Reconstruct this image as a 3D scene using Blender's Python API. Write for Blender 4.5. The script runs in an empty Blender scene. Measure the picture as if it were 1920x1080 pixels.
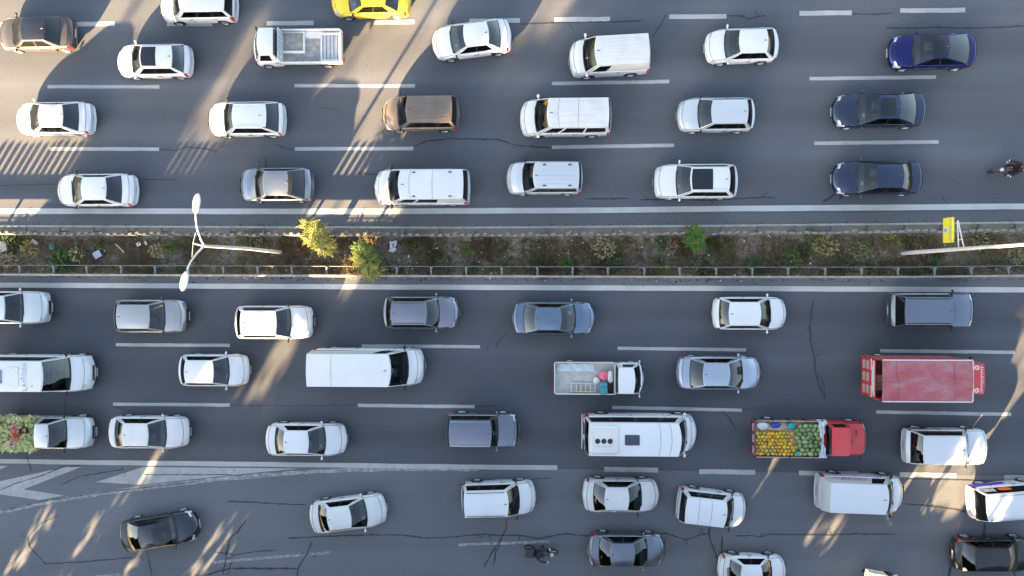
import bpy, math, random
from mathutils import Vector, Matrix, Euler, noise
rnd = random.Random(7)
R = math.radians
scene = bpy.context.scene
col = scene.collection

# ------------------------------------------------------------------ camera
CAM_H = 38.0
F_PX = 1280.0                                   # 24 mm on a 36 mm frame, in pixels of a 1920-wide picture
CAM_ROT = Euler((R(-0.67), R(2.0), 0.0), 'XYZ')
cam_data = bpy.data.cameras.new('camera')
cam_data.lens = 24.0
cam_data.sensor_width = 36.0
cam_data.clip_start = 0.5
cam_data.clip_end = 3000.0
cam = bpy.data.objects.new('camera', cam_data)
cam.location = (0, 0, CAM_H)
cam.rotation_euler = CAM_ROT
col.objects.link(cam)
scene.camera = cam

# ------------------------------------------------------------------ sky, sun, exposure
SUN_EL = R(13.5)
SUN_DIR = Vector((0.53 * math.cos(SUN_EL), 0.848 * math.cos(SUN_EL), -math.sin(SUN_EL)))   # the way the light travels
world = bpy.data.worlds.new('World')
scene.world = world
world.use_nodes = True
wn = world.node_tree
wn.nodes.clear()
w_out = wn.nodes.new('ShaderNodeOutputWorld')
w_bg = wn.nodes.new('ShaderNodeBackground')
w_sky = wn.nodes.new('ShaderNodeTexSky')
w_sky.sky_type = 'NISHITA'
w_sky.sun_disc = False
w_sky.sun_elevation = SUN_EL
w_sky.sun_rotation = math.atan2(-SUN_DIR.x, -SUN_DIR.y)
w_sky.air_density = 1.0
w_sky.dust_density = 2.5
w_sky.ozone_density = 1.0
w_hsv = wn.nodes.new('ShaderNodeHueSaturation')
w_hsv.inputs['Saturation'].default_value = 0.82
wn.links.new(w_sky.outputs[0], w_hsv.inputs['Color'])
wn.links.new(w_hsv.outputs[0], w_bg.inputs['Color'])
w_bg.inputs['Strength'].default_value = 0.05
wn.links.new(w_bg.outputs[0], w_out.inputs['Surface'])

sun_data = bpy.data.lights.new('sun', 'SUN')
sun_data.energy = 5.0
sun_data.angle = R(0.8)
sun_data.color = (1.0, 0.70, 0.38)
sun = bpy.data.objects.new('sun', sun_data)
sun.rotation_euler = SUN_DIR.to_track_quat('-Z', 'Y').to_euler()
sun.location = (-30, -50, 40)
col.objects.link(sun)

scene.view_settings.view_transform = 'Standard'
scene.view_settings.look = 'None'
scene.view_settings.gamma = 1.0
scene.view_settings.exposure = 3.76
scene.render.engine = 'CYCLES'
scene.cycles.use_denoising = True
scene.cycles.max_bounces = 6
scene.cycles.transparent_max_bounces = 12
scene.cycles.caustics_reflective = False
scene.cycles.caustics_refractive = False

# ------------------------------------------------------------------ helpers
_RM = CAM_ROT.to_matrix()


def G(px, py, z=0.0):
    """the point at height z that stands where the photograph shows pixel (px, py)"""
    d = _RM @ Vector(((px - 960.0) / F_PX, -(py - 540.0) / F_PX, -1.0))
    t = (z - CAM_H) / d.z
    return Vector((d.x * t, d.y * t, z))


def tag(o, label=None, cat=None, group=None, kind=None):
    if label: o['label'] = label
    if cat: o['category'] = cat
    if group: o['group'] = group
    if kind: o['kind'] = kind
    return o


def empty(name, loc=(0, 0, 0), rz=0.0, parent=None):
    o = bpy.data.objects.new(name, None)
    o.empty_display_size = 0.3
    o.location = loc
    o.rotation_euler = (0, 0, rz)
    o.parent = parent
    col.objects.link(o)
    return o


def link(name, me, parent=None, loc=None, rot=None, scale=None):
    o = bpy.data.objects.new(name, me)
    if parent is not None: o.parent = parent
    if loc is not None: o.location = loc
    if rot is not None: o.rotation_euler = rot
    if scale is not None: o.scale = scale
    col.objects.link(o)
    return o


class MB:
    """collects shapes for one mesh"""
    def __init__(self):
        self.v, self.f, self.m = [], [], []

    def add(self, vs, fs, mi=0, M=None):
        n = len(self.v)
        for p in vs:
            p = Vector(p)
            if M is not None: p = M @ p
            self.v.append((p.x, p.y, p.z))
        for f in fs:
            self.f.append([i + n for i in f]); self.m.append(mi)
        return self

    def box(self, x0, x1, y0, y1, z0, z1, mi=0, M=None, b=0.0):
        if b <= 0:
            vs = [(x0, y0, z0), (x1, y0, z0), (x1, y1, z0), (x0, y1, z0), (x0, y0, z1), (x1, y0, z1), (x1, y1, z1), (x0, y1, z1)]
            fs = [(3, 2, 1, 0), (4, 5, 6, 7), (0, 1, 5, 4), (1, 2, 6, 5), (2, 3, 7, 6), (3, 0, 4, 7)]
            return self.add(vs, fs, mi, M)
        def ring(ix, z):
            return [(x0 + ix, y0 + ix, z), (x1 - ix, y0 + ix, z), (x1 - ix, y1 - ix, z), (x0 + ix, y1 - ix, z)]
        # bevelled: chamfered vertical corners and top edge
        def oct_(ix, z):
            c = b
            return [(x0 + ix + c, y0 + ix, z), (x1 - ix - c, y0 + ix, z), (x1 - ix, y0 + ix + c, z), (x1 - ix, y1 - ix - c, z),
                    (x1 - ix - c, y1 - ix, z), (x0 + ix + c, y1 - ix, z), (x0 + ix, y1 - ix - c, z), (x0 + ix, y0 + ix + c, z)]
        vs = oct_(0, z0) + oct_(0, z1 - b) + oct_(b * 0.9, z1)
        fs = [tuple(range(7, -1, -1)), tuple(range(16, 24))]
        for k in range(2):
            for i in range(8):
                j = (i + 1) % 8
                fs.append((k * 8 + i, k * 8 + j, k * 8 + 8 + j, k * 8 + 8 + i))
        return self.add(vs, fs, mi, M)

    def tube(self, pts, r, n=8, mi=0, cap=True):
        pts = [Vector(p) for p in pts]
        rs = r if isinstance(r, (list, tuple)) else [r] * len(pts)
        vs, fs = [], []
        prev = None
        for i, p in enumerate(pts):
            d = (pts[min(i + 1, len(pts) - 1)] - pts[max(i - 1, 0)]).normalized()
            a = d.cross(Vector((0, 0, 1)))
            if a.length < 1e-3: a = d.cross(Vector((0, 1, 0)))
            a.normalize()
            if prev is not None and a.dot(prev) < 0: a = -a
            prev = a
            b = d.cross(a)
            for k in range(n):
                t = 2 * math.pi * k / n
                vs.append(p + (a * math.cos(t) + b * math.sin(t)) * rs[i])
        for i in range(len(pts) - 1):
            for k in range(n):
                k2 = (k + 1) % n
                fs.append((i * n + k, i * n + k2, (i + 1) * n + k2, (i + 1) * n + k))
        if cap:
            fs.append(tuple(range(n - 1, -1, -1)))
            fs.append(tuple((len(pts) - 1) * n + k for k in range(n)))
        return self.add(vs, fs, mi)

    def lathe(self, prof, n=20, axis='z', mi=0, M=None):
        """prof: (radius, height) pairs"""
        vs, fs = [], []
        for (r, h) in prof:
            for k in range(n):
                t = 2 * math.pi * k / n
                a, b = r * math.cos(t), r * math.sin(t)
                vs.append((a, b, h) if axis == 'z' else ((a, h, b) if axis == 'y' else (h, a, b)))
        for i in range(len(prof) - 1):
            for k in range(n):
                k2 = (k + 1) % n
                q = (i * n + k, i * n + k2, (i + 1) * n + k2, (i + 1) * n + k)
                fs.append(q if axis != 'y' else q[::-1])
        return self.add(vs, fs, mi, M)

    def blob(self, c, r, n=8, mi=0, jit=0.0, M=None):
        """a rounded lump"""
        vs, fs = [], []
        rings = max(4, n // 2 + 1)
        for i in range(rings + 1):
            ph = math.pi * i / rings
            for k in range(n):
                t = 2 * math.pi * k / n
                j = 1 + rnd.uniform(-jit, jit)
                vs.append((c[0] + r[0] * math.sin(ph) * math.cos(t) * j, c[1] + r[1] * math.sin(ph) * math.sin(t) * j, c[2] + r[2] * math.cos(ph) * j))
        for i in range(rings):
            for k in range(n):
                k2 = (k + 1) % n
                fs.append(((i + 1) * n + k, (i + 1) * n + k2, i * n + k2, i * n + k))
        return self.add(vs, fs, mi, M)

    def mesh(self, name, mats, smooth=None):
        me = bpy.data.meshes.new(name)
        me.from_pydata(self.v, [], self.f)
        if not isinstance(mats, (list, tuple)): mats = [mats]
        for m in mats: me.materials.append(m)
        if len(mats) > 1: me.polygons.foreach_set('material_index', self.m)
        if smooth is not None:
            me.shade_smooth()
            me.set_sharp_from_angle(angle=R(smooth))
        me.update()
        return me

    def build(self, name, mats, parent=None, smooth=None, loc=None, rot=None):
        return link(name, self.mesh(name, mats, smooth), parent, loc, rot)


def text_mesh(name, body, size, mat, parent, loc, rot, spacing=1.0):
    """lettering as a plain mesh"""
    fc = bpy.data.curves.new(name, 'FONT'); fc.body = body; fc.size = size; fc.align_x = 'CENTER'; fc.extrude = .002; fc.space_character = spacing
    tmp = bpy.data.objects.new(name, fc); col.objects.link(tmp)
    me = bpy.data.meshes.new_from_object(tmp.evaluated_get(bpy.context.evaluated_depsgraph_get()))
    bpy.data.objects.remove(tmp); bpy.data.curves.remove(fc)
    me.name = name; me.materials.clear(); me.materials.append(mat)
    return link(name, me, parent, loc, rot)


# ------------------------------------------------------------------ materials
_mats = {}


def nodes_of(name):
    m = bpy.data.materials.new(name)
    m.use_nodes = True
    nt = m.node_tree
    return m, nt, nt.nodes['Principled BSDF']


def ramp(nt, fac, stops):
    r = nt.nodes.new('ShaderNodeValToRGB')
    e = r.color_ramp.elements
    while len(e) < len(stops): e.new(0.5)
    for i, (p, c) in enumerate(stops):
        e[i].position = p
        e[i].color = (*c, 1) if len(c) == 3 else c
    nt.links.new(fac, r.inputs[0])
    return r.outputs[0]


def tex(nt, scale, detail=4, rough=0.6, stretch=None, coord='Object'):
    tc = nt.nodes.new('ShaderNodeTexCoord')
    out = tc.outputs[coord]
    if stretch:
        mp = nt.nodes.new('ShaderNodeMapping')
        mp.inputs['Scale'].default_value = stretch
        nt.links.new(out, mp.inputs[0]); out = mp.outputs[0]
    n = nt.nodes.new('ShaderNodeTexNoise')
    n.inputs['Scale'].default_value = scale
    n.inputs['Detail'].default_value = detail
    n.inputs['Roughness'].default_value = rough
    nt.links.new(out, n.inputs['Vector'])
    return n.outputs['Fac']


def mix(nt, fac, a, b, mode='MIX'):
    m = nt.nodes.new('ShaderNodeMix')
    m.data_type = 'RGBA'
    m.blend_type = mode
    for sock, v in ((m.inputs[0], fac), (m.inputs[6], a), (m.inputs[7], b)):
        if isinstance(v, (int, float)): sock.default_value = v
        elif isinstance(v, tuple): sock.default_value = (*v, 1) if len(v) == 3 else v
        else: nt.links.new(v, sock)
    return m.outputs[2]


def bump(nt, bs, h, strength, dist=0.02):
    b = nt.nodes.new('ShaderNodeBump')
    b.inputs['Strength'].default_value = strength
    b.inputs['Distance'].default_value = dist
    nt.links.new(h, b.inputs['Height'])
    nt.links.new(b.outputs[0], bs.inputs['Normal'])


def plain(name, c, rough=0.6, metal=0.0, var=0.12, scale=6.0, coat=0.0, spec=0.5):
    """a base colour with a little uneven tone"""
    if name in _mats: return _mats[name]
    m, nt, bs = nodes_of(name)
    f = tex(nt, scale)
    d = tuple(max(0, x * (1 - var)) for x in c)
    l = tuple(min(1, x * (1 + var * 0.6)) for x in c)
    nt.links.new(ramp(nt, f, [(0.3, d), (0.7, l)]), bs.inputs['Base Color'])
    bs.inputs['Roughness'].default_value = rough
    bs.inputs['Metallic'].default_value = metal
    bs.inputs['Coat Weight'].default_value = coat
    bs.inputs['Specular IOR Level'].default_value = spec
    _mats[name] = m
    return m


def paint(name, c, metal=0.0, rough=0.38, coat=0.6, dust=0.06):
    """car paint: clear coat, road dust gathering in patches"""
    key = 'paint_' + name
    if key in _mats: return _mats[key]
    m, nt, bs = nodes_of(key)
    f = tex(nt, 1.1, 5, 0.55)
    fac = ramp(nt, f, [(0.40, (0, 0, 0)), (0.8, (dust * 3, dust * 3, dust * 3))])
    nt.links.new(mix(nt, fac, c, (0.40, 0.37, 0.33)), bs.inputs['Base Color'])
    f2 = tex(nt, 9.0, 3)
    nt.links.new(ramp(nt, f2, [(0.3, (rough * 0.93,) * 3), (0.7, (rough * 1.08,) * 3)]), bs.inputs['Roughness'])
    bs.inputs['Metallic'].default_value = metal
    bs.inputs['Coat Weight'].default_value = coat
    bs.inputs['Coat Roughness'].default_value = 0.06
    _mats[key] = m
    return m


def glass(name, tint, refl=1.55):
    if name in _mats: return _mats[name]
    m, nt, bs = nodes_of(name)
    nt.nodes.remove(bs)
    out = [n for n in nt.nodes if n.type == 'OUTPUT_MATERIAL'][0]
    tr = nt.nodes.new('ShaderNodeBsdfTransparent'); tr.inputs[0].default_value = (*tint, 1)
    gl = nt.nodes.new('ShaderNodeBsdfGlossy'); gl.inputs['Roughness'].default_value = 0.03
    gl.inputs['Color'].default_value = (0.95, 1.0, 1.0, 1)
    fr = nt.nodes.new('ShaderNodeFresnel'); fr.inputs['IOR'].default_value = refl
    mx = nt.nodes.new('ShaderNodeMixShader')
    nt.links.new(fr.outputs[0], mx.inputs[0]); nt.links.new(tr.outputs[0], mx.inputs[1]); nt.links.new(gl.outputs[0], mx.inputs[2])
    nt.links.new(mx.outputs[0], out.inputs['Surface'])
    _mats[name] = m
    return m


def asphalt(name, base, light, lane=None):
    m, nt, bs = nodes_of(name)
    big = tex(nt, 0.11, 5, 0.6, (1.0, 1.6, 1.0))
    c = ramp(nt, big, [(0.30, base), (0.72, light)])
    streak = tex(nt, 0.42, 3, 0.55, (0.030, 1.0, 1.0))          # long wheel-path bands along the road
    c = mix(nt, ramp(nt, streak, [(0.36, (0.85,) * 3), (0.60, (0.0,) * 3)]), c, tuple(x * 0.72 for x in base))
    if lane:                                                    # oil and rubber darken the middle of each lane
        yc, pitch = lane
        tcl = nt.nodes.new('ShaderNodeTexCoord'); sp = nt.nodes.new('ShaderNodeSeparateXYZ'); nt.links.new(tcl.outputs['Object'], sp.inputs[0])
        def mth(op, a, b=None):
            n_ = nt.nodes.new('ShaderNodeMath'); n_.operation = op
            for i_, v_ in enumerate((a, b)):
                if v_ is None: continue
                if isinstance(v_, (int, float)): n_.inputs[i_].default_value = v_
                else: nt.links.new(v_, n_.inputs[i_])
            return n_.outputs[0]
        wob = tex(nt, 0.12, 3, 0.5)
        yy = mth('ADD', sp.outputs['Y'], mth('MULTIPLY', wob, 0.9))
        ph = mth('COSINE', mth('MULTIPLY', mth('SUBTRACT', yy, yc + 0.45), 2 * math.pi / pitch))
        f = mth('POWER', mth('MAXIMUM', mth('ADD', mth('MULTIPLY', ph, 0.5), 0.5), 0.0), 1.6)
        f = mth('MULTIPLY', f, mth('MULTIPLY', tex(nt, 0.35, 4, 0.6, (0.25, 1, 1)), 1.25))
        c = mix(nt, f, c, tuple(x * 0.55 for x in base))
    grain = tex(nt, 55.0, 3, 0.7)
    c = mix(nt, 0.34, c, ramp(nt, grain, [(0.32, tuple(x * 0.35 for x in base)), (0.68, tuple(x * 1.8 for x in light))]))
    mid = tex(nt, 13.0, 4, 0.75)
    c = mix(nt, ramp(nt, mid, [(0.30, (0.38,) * 3), (0.55, (0,) * 3)]), c, tuple(x * 0.5 for x in base))
    c = mix(nt, ramp(nt, mid, [(0.56, (0,) * 3), (0.80, (0.5,) * 3)]), c, tuple(min(1, x * 1.7) for x in light))
    specks = nt.nodes.new('ShaderNodeTexVoronoi'); specks.inputs['Scale'].default_value = 1.3
    tc = nt.nodes.new('ShaderNodeTexCoord'); nt.links.new(tc.outputs['Object'], specks.inputs['Vector'])
    c = mix(nt, ramp(nt, specks.outputs['Distance'], [(0.022, (0.75,) * 3), (0.045, (0,) * 3)]), c, tuple(x * 0.3 for x in base))
    nt.links.new(c, bs.inputs['Base Color'])
    bs.inputs['Roughness'].default_value = 0.88
    bs.inputs['Specular IOR Level'].default_value = 0.3
    bump(nt, bs, grain, 0.35, 0.01)
    return m


def road_paint(name, c, wear, under):
    m, nt, bs = nodes_of(name)
    a = tex(nt, 3.0, 8, 0.75)
    b = tex(nt, 26.0, 4, 0.8)
    f = mix(nt, 0.45, a, b)
    fac = ramp(nt, f, [(wear - 0.05, (0,) * 3), (wear + 0.09, (1,) * 3)])
    tone = ramp(nt, tex(nt, 0.9, 5), [(0.3, tuple(x * 0.78 for x in c)), (0.7, c)])
    nt.links.new(mix(nt, fac, under, tone), bs.inputs['Base Color'])
    bs.inputs['Roughness'].default_value = 0.75
    return m


def leafy(name, stops, scale=3.0, trans=0.25):
    if name in _mats: return _mats[name]
    m, nt, bs = nodes_of(name)
    f = tex(nt, scale, 3, 0.7)
    nt.links.new(ramp(nt, f, stops), bs.inputs['Base Color'])
    bs.inputs['Roughness'].default_value = 0.65
    bs.inputs['Specular IOR Level'].default_value = 0.25
    tl = nt.nodes.new('ShaderNodeBsdfTranslucent')
    nt.links.new(bs.inputs['Base Color'].links[0].from_socket, tl.inputs[0])
    mx = nt.nodes.new('ShaderNodeMixShader'); mx.inputs[0].default_value = trans
    out = [n for n in nt.nodes if n.type == 'OUTPUT_MATERIAL'][0]
    nt.links.new(bs.outputs[0], mx.inputs[1]); nt.links.new(tl.outputs[0], mx.inputs[2])
    nt.links.new(mx.outputs[0], out.inputs['Surface'])
    _mats[name] = m
    return m


ASPH_N = asphalt('asphalt_upper', (0.086, 0.092, 0.107), (0.146, 0.153, 0.170), (9.05, 3.47))
ASPH_S = asphalt('asphalt_lower', (0.074, 0.079, 0.094), (0.118, 0.125, 0.141), (-5.3, 3.32))
ASPH_L = asphalt('asphalt_slip', (0.124, 0.132, 0.149), (0.172, 0.181, 0.199))
ASPH_SH = asphalt('asphalt_shoulder', (0.135, 0.142, 0.152), (0.185, 0.192, 0.200))
ASPH_SH2 = asphalt('asphalt_shoulder_upper', (0.110, 0.116, 0.127), (0.150, 0.156, 0.165))
PAINT_LINE = road_paint('road_paint_line', (0.60, 0.60, 0.57), 0.24, (0.16, 0.16, 0.165))
PAINT_DASH = road_paint('road_paint_dash', (0.45, 0.45, 0.43), 0.37, (0.14, 0.14, 0.145))
PAINT_OLD = road_paint('road_paint_old', (0.48, 0.49, 0.48), 0.50, (0.155, 0.16, 0.17))
PAINT_GORE = road_paint('road_paint_gore', (0.42, 0.43, 0.42), 0.40, (0.17, 0.175, 0.185))
TAR = plain('tar', (0.036, 0.038, 0.045), 0.75, var=0.3)
TAR_OLD = plain('tar_old', (0.055, 0.058, 0.066), 0.8, var=0.3)
RUBBER = plain('rubber', (0.018, 0.018, 0.02), 0.85)
ALLOY = plain('alloy', (0.55, 0.56, 0.58), 0.35, metal=0.8)
DARKPL = plain('dark_plastic', (0.02, 0.021, 0.024), 0.55)
GREYPL = plain('grey_plastic', (0.09, 0.092, 0.098), 0.6)
CHROME = plain('chrome', (0.7, 0.71, 0.73), 0.18, metal=1.0, var=0.04)
LENS = plain('headlamp_lens', (0.50, 0.53, 0.56), 0.12, coat=1.0)
REDLENS = plain('tail_lens', (0.42, 0.012, 0.02), 0.2, coat=0.6)
PLATE = plain('plate_white', (0.45, 0.46, 0.46), 0.5)
SEATCL = plain('seat_cloth', (0.05, 0.052, 0.058), 0.9)
SEATGR = plain('seat_grey', (0.16, 0.165, 0.175), 0.9)
SEATBG = plain('seat_beige', (0.24, 0.20, 0.15), 0.9)
DASHM = plain('dash_plastic', (0.10, 0.11, 0.115), 0.8)
DASH2 = plain('dash_pale', (0.24, 0.26, 0.26), 0.8)
GLASS = glass('car_glass', (0.80, 0.87, 0.88), 1.75)
GLASSD = glass('car_glass_dark', (0.10, 0.12, 0.14), 1.9)
GLASSS = glass('car_glass_side', (0.035, 0.04, 0.045), 1.45)
SUNROOF = plain('sunroof_glass', (0.010, 0.012, 0.018), 0.05, coat=0.3)
WHITE = paint('white', (0.68, 0.69, 0.70))
WHITE2 = paint('white_warm', (0.66, 0.65, 0.62), dust=0.09)
WHITE3 = paint('white_pearl', (0.64, 0.66, 0.68), dust=0.03, metal=0.12)
WHITE4 = paint('white_dusty', (0.66, 0.66, 0.65), dust=0.12)
SILVER = paint('silver', (0.60, 0.63, 0.64), metal=0.45, rough=0.42, dust=0.03)
SILVERB = paint('silver_blue', (0.43, 0.48, 0.56), metal=0.75, rough=0.36, dust=0.02)
STEELB = paint('steel_blue', (0.16, 0.21, 0.285), metal=0.8, rough=0.34, dust=0.01)
GREYB = paint('grey_blue', (0.19, 0.21, 0.255), metal=0.85, rough=0.34, dust=0.01)
GREYM = paint('grey_metal', (0.27, 0.30, 0.34), metal=0.8, rough=0.34, dust=0.01)
GREYW = paint('grey_warm', (0.40, 0.41, 0.41), metal=0.75, rough=0.36, dust=0.02)
GREYV = paint('grey_violet', (0.24, 0.25, 0.285), metal=0.85, rough=0.34, dust=0.01)
BLACKB = paint('black_blue', (0.046, 0.064, 0.104), metal=0.85, rough=0.22, dust=0.006)
BLACKG = paint('black_grey', (0.045, 0.052, 0.066), metal=0.75, rough=0.22, dust=0.008)
BLACK = paint('black', (0.022, 0.021, 0.022), metal=0.2, rough=0.25, dust=0.012)
NAVY = paint('navy', (0.009, 0.015, 0.115), metal=0.7, rough=0.24, dust=0.004)
BRONZE = paint('bronze', (0.085, 0.075, 0.072), metal=0.5, rough=0.35, dust=0.012)
BROWN = paint('brown', (0.17, 0.132, 0.100), metal=0.3, rough=0.45, dust=0.06)
YELLOW = paint('taxi_yellow', (0.82, 0.55, 0.01))
RED = paint('truck_red', (0.60, 0.035, 0.04), dust=0.03)
REDDK = paint('dark_red', (0.22, 0.02, 0.028), dust=0.12)
# ------------------------------------------------------------------ ground and roads
def poly_sheet(name, pts, mat, parent=None, z=0.0, px=True):
    vs = [G(x, y, z) for x, y in pts] if px else [Vector((x, y, z)) for x, y in pts]
    area = sum(vs[i].x * vs[(i + 1) % len(vs)].y - vs[(i + 1) % len(vs)].x * vs[i].y for i in range(len(vs)))
    if area < 0: vs.reverse()
    return MB().add(vs, [tuple(range(len(vs)))]).build(name, mat, parent)


def interp(tab, x):
    if x <= tab[0][0]: return tab[0][1]
    for (x0, y0), (x1, y1) in zip(tab, tab[1:]):
        if x <= x1: return y0 + (y1 - y0) * (x - x0) / (x1 - x0)
    return tab[-1][1]


def ribbon(pts, w, z, wob=0.0, step=14.0, taper=False):
    """a painted or poured strip along a pixel polyline; w in pixels"""
    dense = []
    for (a, b) in zip(pts, pts[1:]):
        n = max(1, int(math.hypot(b[0] - a[0], b[1] - a[1]) / step))
        for k in range(n):
            dense.append((a[0] + (b[0] - a[0]) * k / n, a[1] + (b[1] - a[1]) * k / n))
    dense.append(pts[-1])
    ws = [G(x, y, z) for x, y in dense]
    hw = w / 33.7 / 2
    vs, fs = [], []
    for i, p in enumerate(ws):
        d = (ws[min(i + 1, len(ws) - 1)] - ws[max(i - 1, 0)]).normalized()
        n = Vector((-d.y, d.x, 0))
        o = n * rnd.uniform(-wob, wob) * hw * 1.2
        h = hw * (1 + rnd.uniform(-wob, wob))
        if taper and i in (0, len(ws) - 1): h *= 0.35
        vs += [p + o - n * h, p + o + n * h]
    for i in range(len(ws) - 1):
        fs.append((2 * i, 2 * i + 2, 2 * i + 3, 2 * i + 1))
    return MB().add(vs, fs)


UP_RAIL = [(-700, 421), (0, 424), (450, 426), (900, 427), (1400, 423), (1700, 420), (1920, 417.5), (2600, 412)]
LO_RAIL = [(-700, 513), (0, 515), (700, 517.5), (1300, 519.5), (1700, 519.5), (1920, 517), (2600, 515)]

SOIL_FAR = plain('roadside_soil', (0.16, 0.13, 0.095), 0.95, var=0.3, scale=0.4)
ground = MB().add([(-900, -900, -0.16), (900, -900, -0.16), (900, 900, -0.16), (-900, 900, -0.16)], [(0, 1, 2, 3)]).build('ground', SOIL_FAR)
tag(ground, 'bare brown ground around the motorway', kind='structure')
xs = [-2600, -1200, -700, 0, 450, 900, 1400, 1700, 1920, 2600, 4200]
up_edge = [(x, interp(UP_RAIL, x) + 3) for x in xs]
road_n = poly_sheet('road_upper', up_edge + [(4200, -700), (-2600, -700)], ASPH_N)
tag(road_n, 'dark asphalt of the upper carriageway', kind='structure')
sh_n = poly_sheet('shoulder', up_edge + [(x, interp(UP_RAIL, x) - 22) for x in xs][::-1], ASPH_SH2, None, 0.003)
tag(sh_n, 'pale strip of asphalt between the edge line and the upper guardrail', kind='structure')
lo_edge = [(x, interp(LO_RAIL, x) + 22) for x in xs]
slip_edge = [(-2600, 850), (-1200, 858), (0, 870), (480, 874), (1045, 879), (1600, 888), (1920, 893), (2600, 905), (4200, 930)]
road_s = poly_sheet('road_lower', lo_edge + slip_edge[::-1], ASPH_S)
tag(road_s, 'dark asphalt of the lower carriageway', kind='structure')
sh_top = [(x, interp(LO_RAIL, x) + 3) for x in xs]
shoulder = poly_sheet('shoulder', sh_top + lo_edge[::-1], ASPH_SH)
tag(shoulder, 'pale strip of asphalt below the lower guardrail', kind='structure')
slip = poly_sheet('slip_road', slip_edge + [(4200, 1190), (-2600, 1190)], ASPH_L)
tag(slip, 'lighter asphalt of the merging slip road', kind='structure')

# markings: each painted piece is a part of the road it lies on
def dash(x0, y0, x1, y1, w, road, mat=None):
    b = ribbon([(x0, y0), (x1, y1)], w, 0.006, 0.07, 18.0)
    b.build('lane_dash', mat or PAINT_DASH, road)

for (x0, x1, y) in [(-60, 20, 46), (133, 215, 45), (313, 398, 45), (500, 588, 43.5), (701, 778, 41.5), (880, 975, 39), (1039, 1144, 36.5),
                    (1255, 1362, 31), (1499, 1597, 24.5), (1688, 1810, 19.5)]:
    dash(x0, y + 0.4, x1, y - 0.6, 8.5, road_n)
for (x0, y0, x1, y1) in [(89, 162.5, 299, 162.5), (552, 160.5, 778, 161), (1035, 156.5, 1255, 153), (1518, 147.5, 1755, 144.5),
                         (92, 279, 298, 279.5), (553, 279, 775, 278.5), (1035, 276, 1264, 272.5), (1527, 268.5, 1760, 266)]:
    dash(x0, y0, x1, y1, 6.5, road_n)
for (x0, y0, x1, y1) in [(217, 646.3, 431, 647.5), (678, 648.5, 900, 650), (1158, 653, 1399, 656), (1650, 657.5, 1902, 660.5),
                         (212, 757.5, 431, 759.5), (671, 760, 890, 762.5), (1148, 764, 1391, 769), (1643, 772.5, 1896, 777)]:
    dash(x0, y0, x1, y1, 6.2, road_s)
for (x0, x1, y) in [(1133, 1234, 880.5), (1311, 1416, 885), (1498, 1608, 887.5), (1687, 1793, 891), (1883, 1990, 896)]:
    dash(x0, y - 0.8, x1, y + 0.8, 9.0, slip)
ribbon([(-900, 394), (0, 396), (700, 396.3), (1100, 394.5), (1400, 391), (1920, 387), (2700, 380)], 10.5, 0.006, 0.03, 40).build('edge_line', PAINT_LINE, road_n)
ribbon([(-900, 531), (0, 534.5), (800, 538.5), (1400, 541), (1920, 543.5), (2700, 547)], 9.5, 0.006, 0.03, 40).build('edge_line', PAINT_LINE, road_s)
ribbon([(-900, 856), (0, 865), (480, 870.5), (800, 874.5), (1045, 877)], 9.0, 0.006, 0.05, 30).build('edge_line', PAINT_DASH, road_s)
ribbon([(-200, 1005), (0, 960), (100, 939), (250, 917), (400, 899), (600, 883), (800, 878), (900, 879.5)], 7.5, 0.005, 0.18, 12).build('gore_line', PAINT_OLD, slip)
for pts in ([(125, 875.5), (152, 875.5), (44, 917.5), (120, 929), (75, 937.5), (0, 927), (-60, 915)], [(-40, 874), (15, 873.5), (0, 880), (-60, 903)],
            [(268, 875.7), (560, 878.5), (450, 889), (300, 905), (265, 909), (180, 904)]):
    poly_sheet('gore_chevron', pts, PAINT_GORE, slip, 0.0045)
dash(860, 1021.5, 1030, 1015.5, 5, slip, PAINT_OLD)
dash(400, 1054, 620, 1036, 5, slip, PAINT_OLD)
dash(180, 1081, 225, 1077, 5, slip, PAINT_OLD)

N_SEALS = [([(975, 45), (1060, 42.5), (1120, 41), (1175, 40), (1208, 38)], 2), ([(1249, 25), (1240, 45), (1222, 72)], 2.2),
           ([(1363, 29), (1390, 30), (1404, 36), (1425, 30), (1438, 30)], 2.2), ([(1597, 26), (1640, 27), (1675, 24)], 2),
           ([(1660, 52), (1700, 53), (1760, 51), (1830, 53), (1880, 51), (1920, 48), (1960, 46)], 2.6),
           ([(425, 250), (420, 272), (405, 284), (385, 279), (350, 276), (330, 282), (298, 280)], 1.8),
           ([(775, 275), (800, 264), (850, 260), (930, 261), (970, 273), (1035, 277)], 2.6), ([(515, 270), (540, 280), (553, 279)], 1.8),
           ([(0, 348), (50, 346), (107, 345)], 1.8), ([(260, 336), (330, 337), (333, 340)], 1.8),
           ([(1200, 374), (1330, 375), (1430, 370), (1457, 371)], 2.4), ([(1543, 380), (1567, 362)], 4), ([(1572, 374), (1588, 362)], 4),
           ([(670, 325), (712, 326.5)], 4), ([(1097, 373), (1180, 372)], 3), ([(498, 293), (499, 322)], 3), ([(1198, 360), (1215, 374)], 1.5),
           ([(595, 200), (640, 208)], 1.2), ([(1780, 336), (1800, 345)], 1.6), ([(1765, 365), (1772, 378)], 2)]
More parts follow.
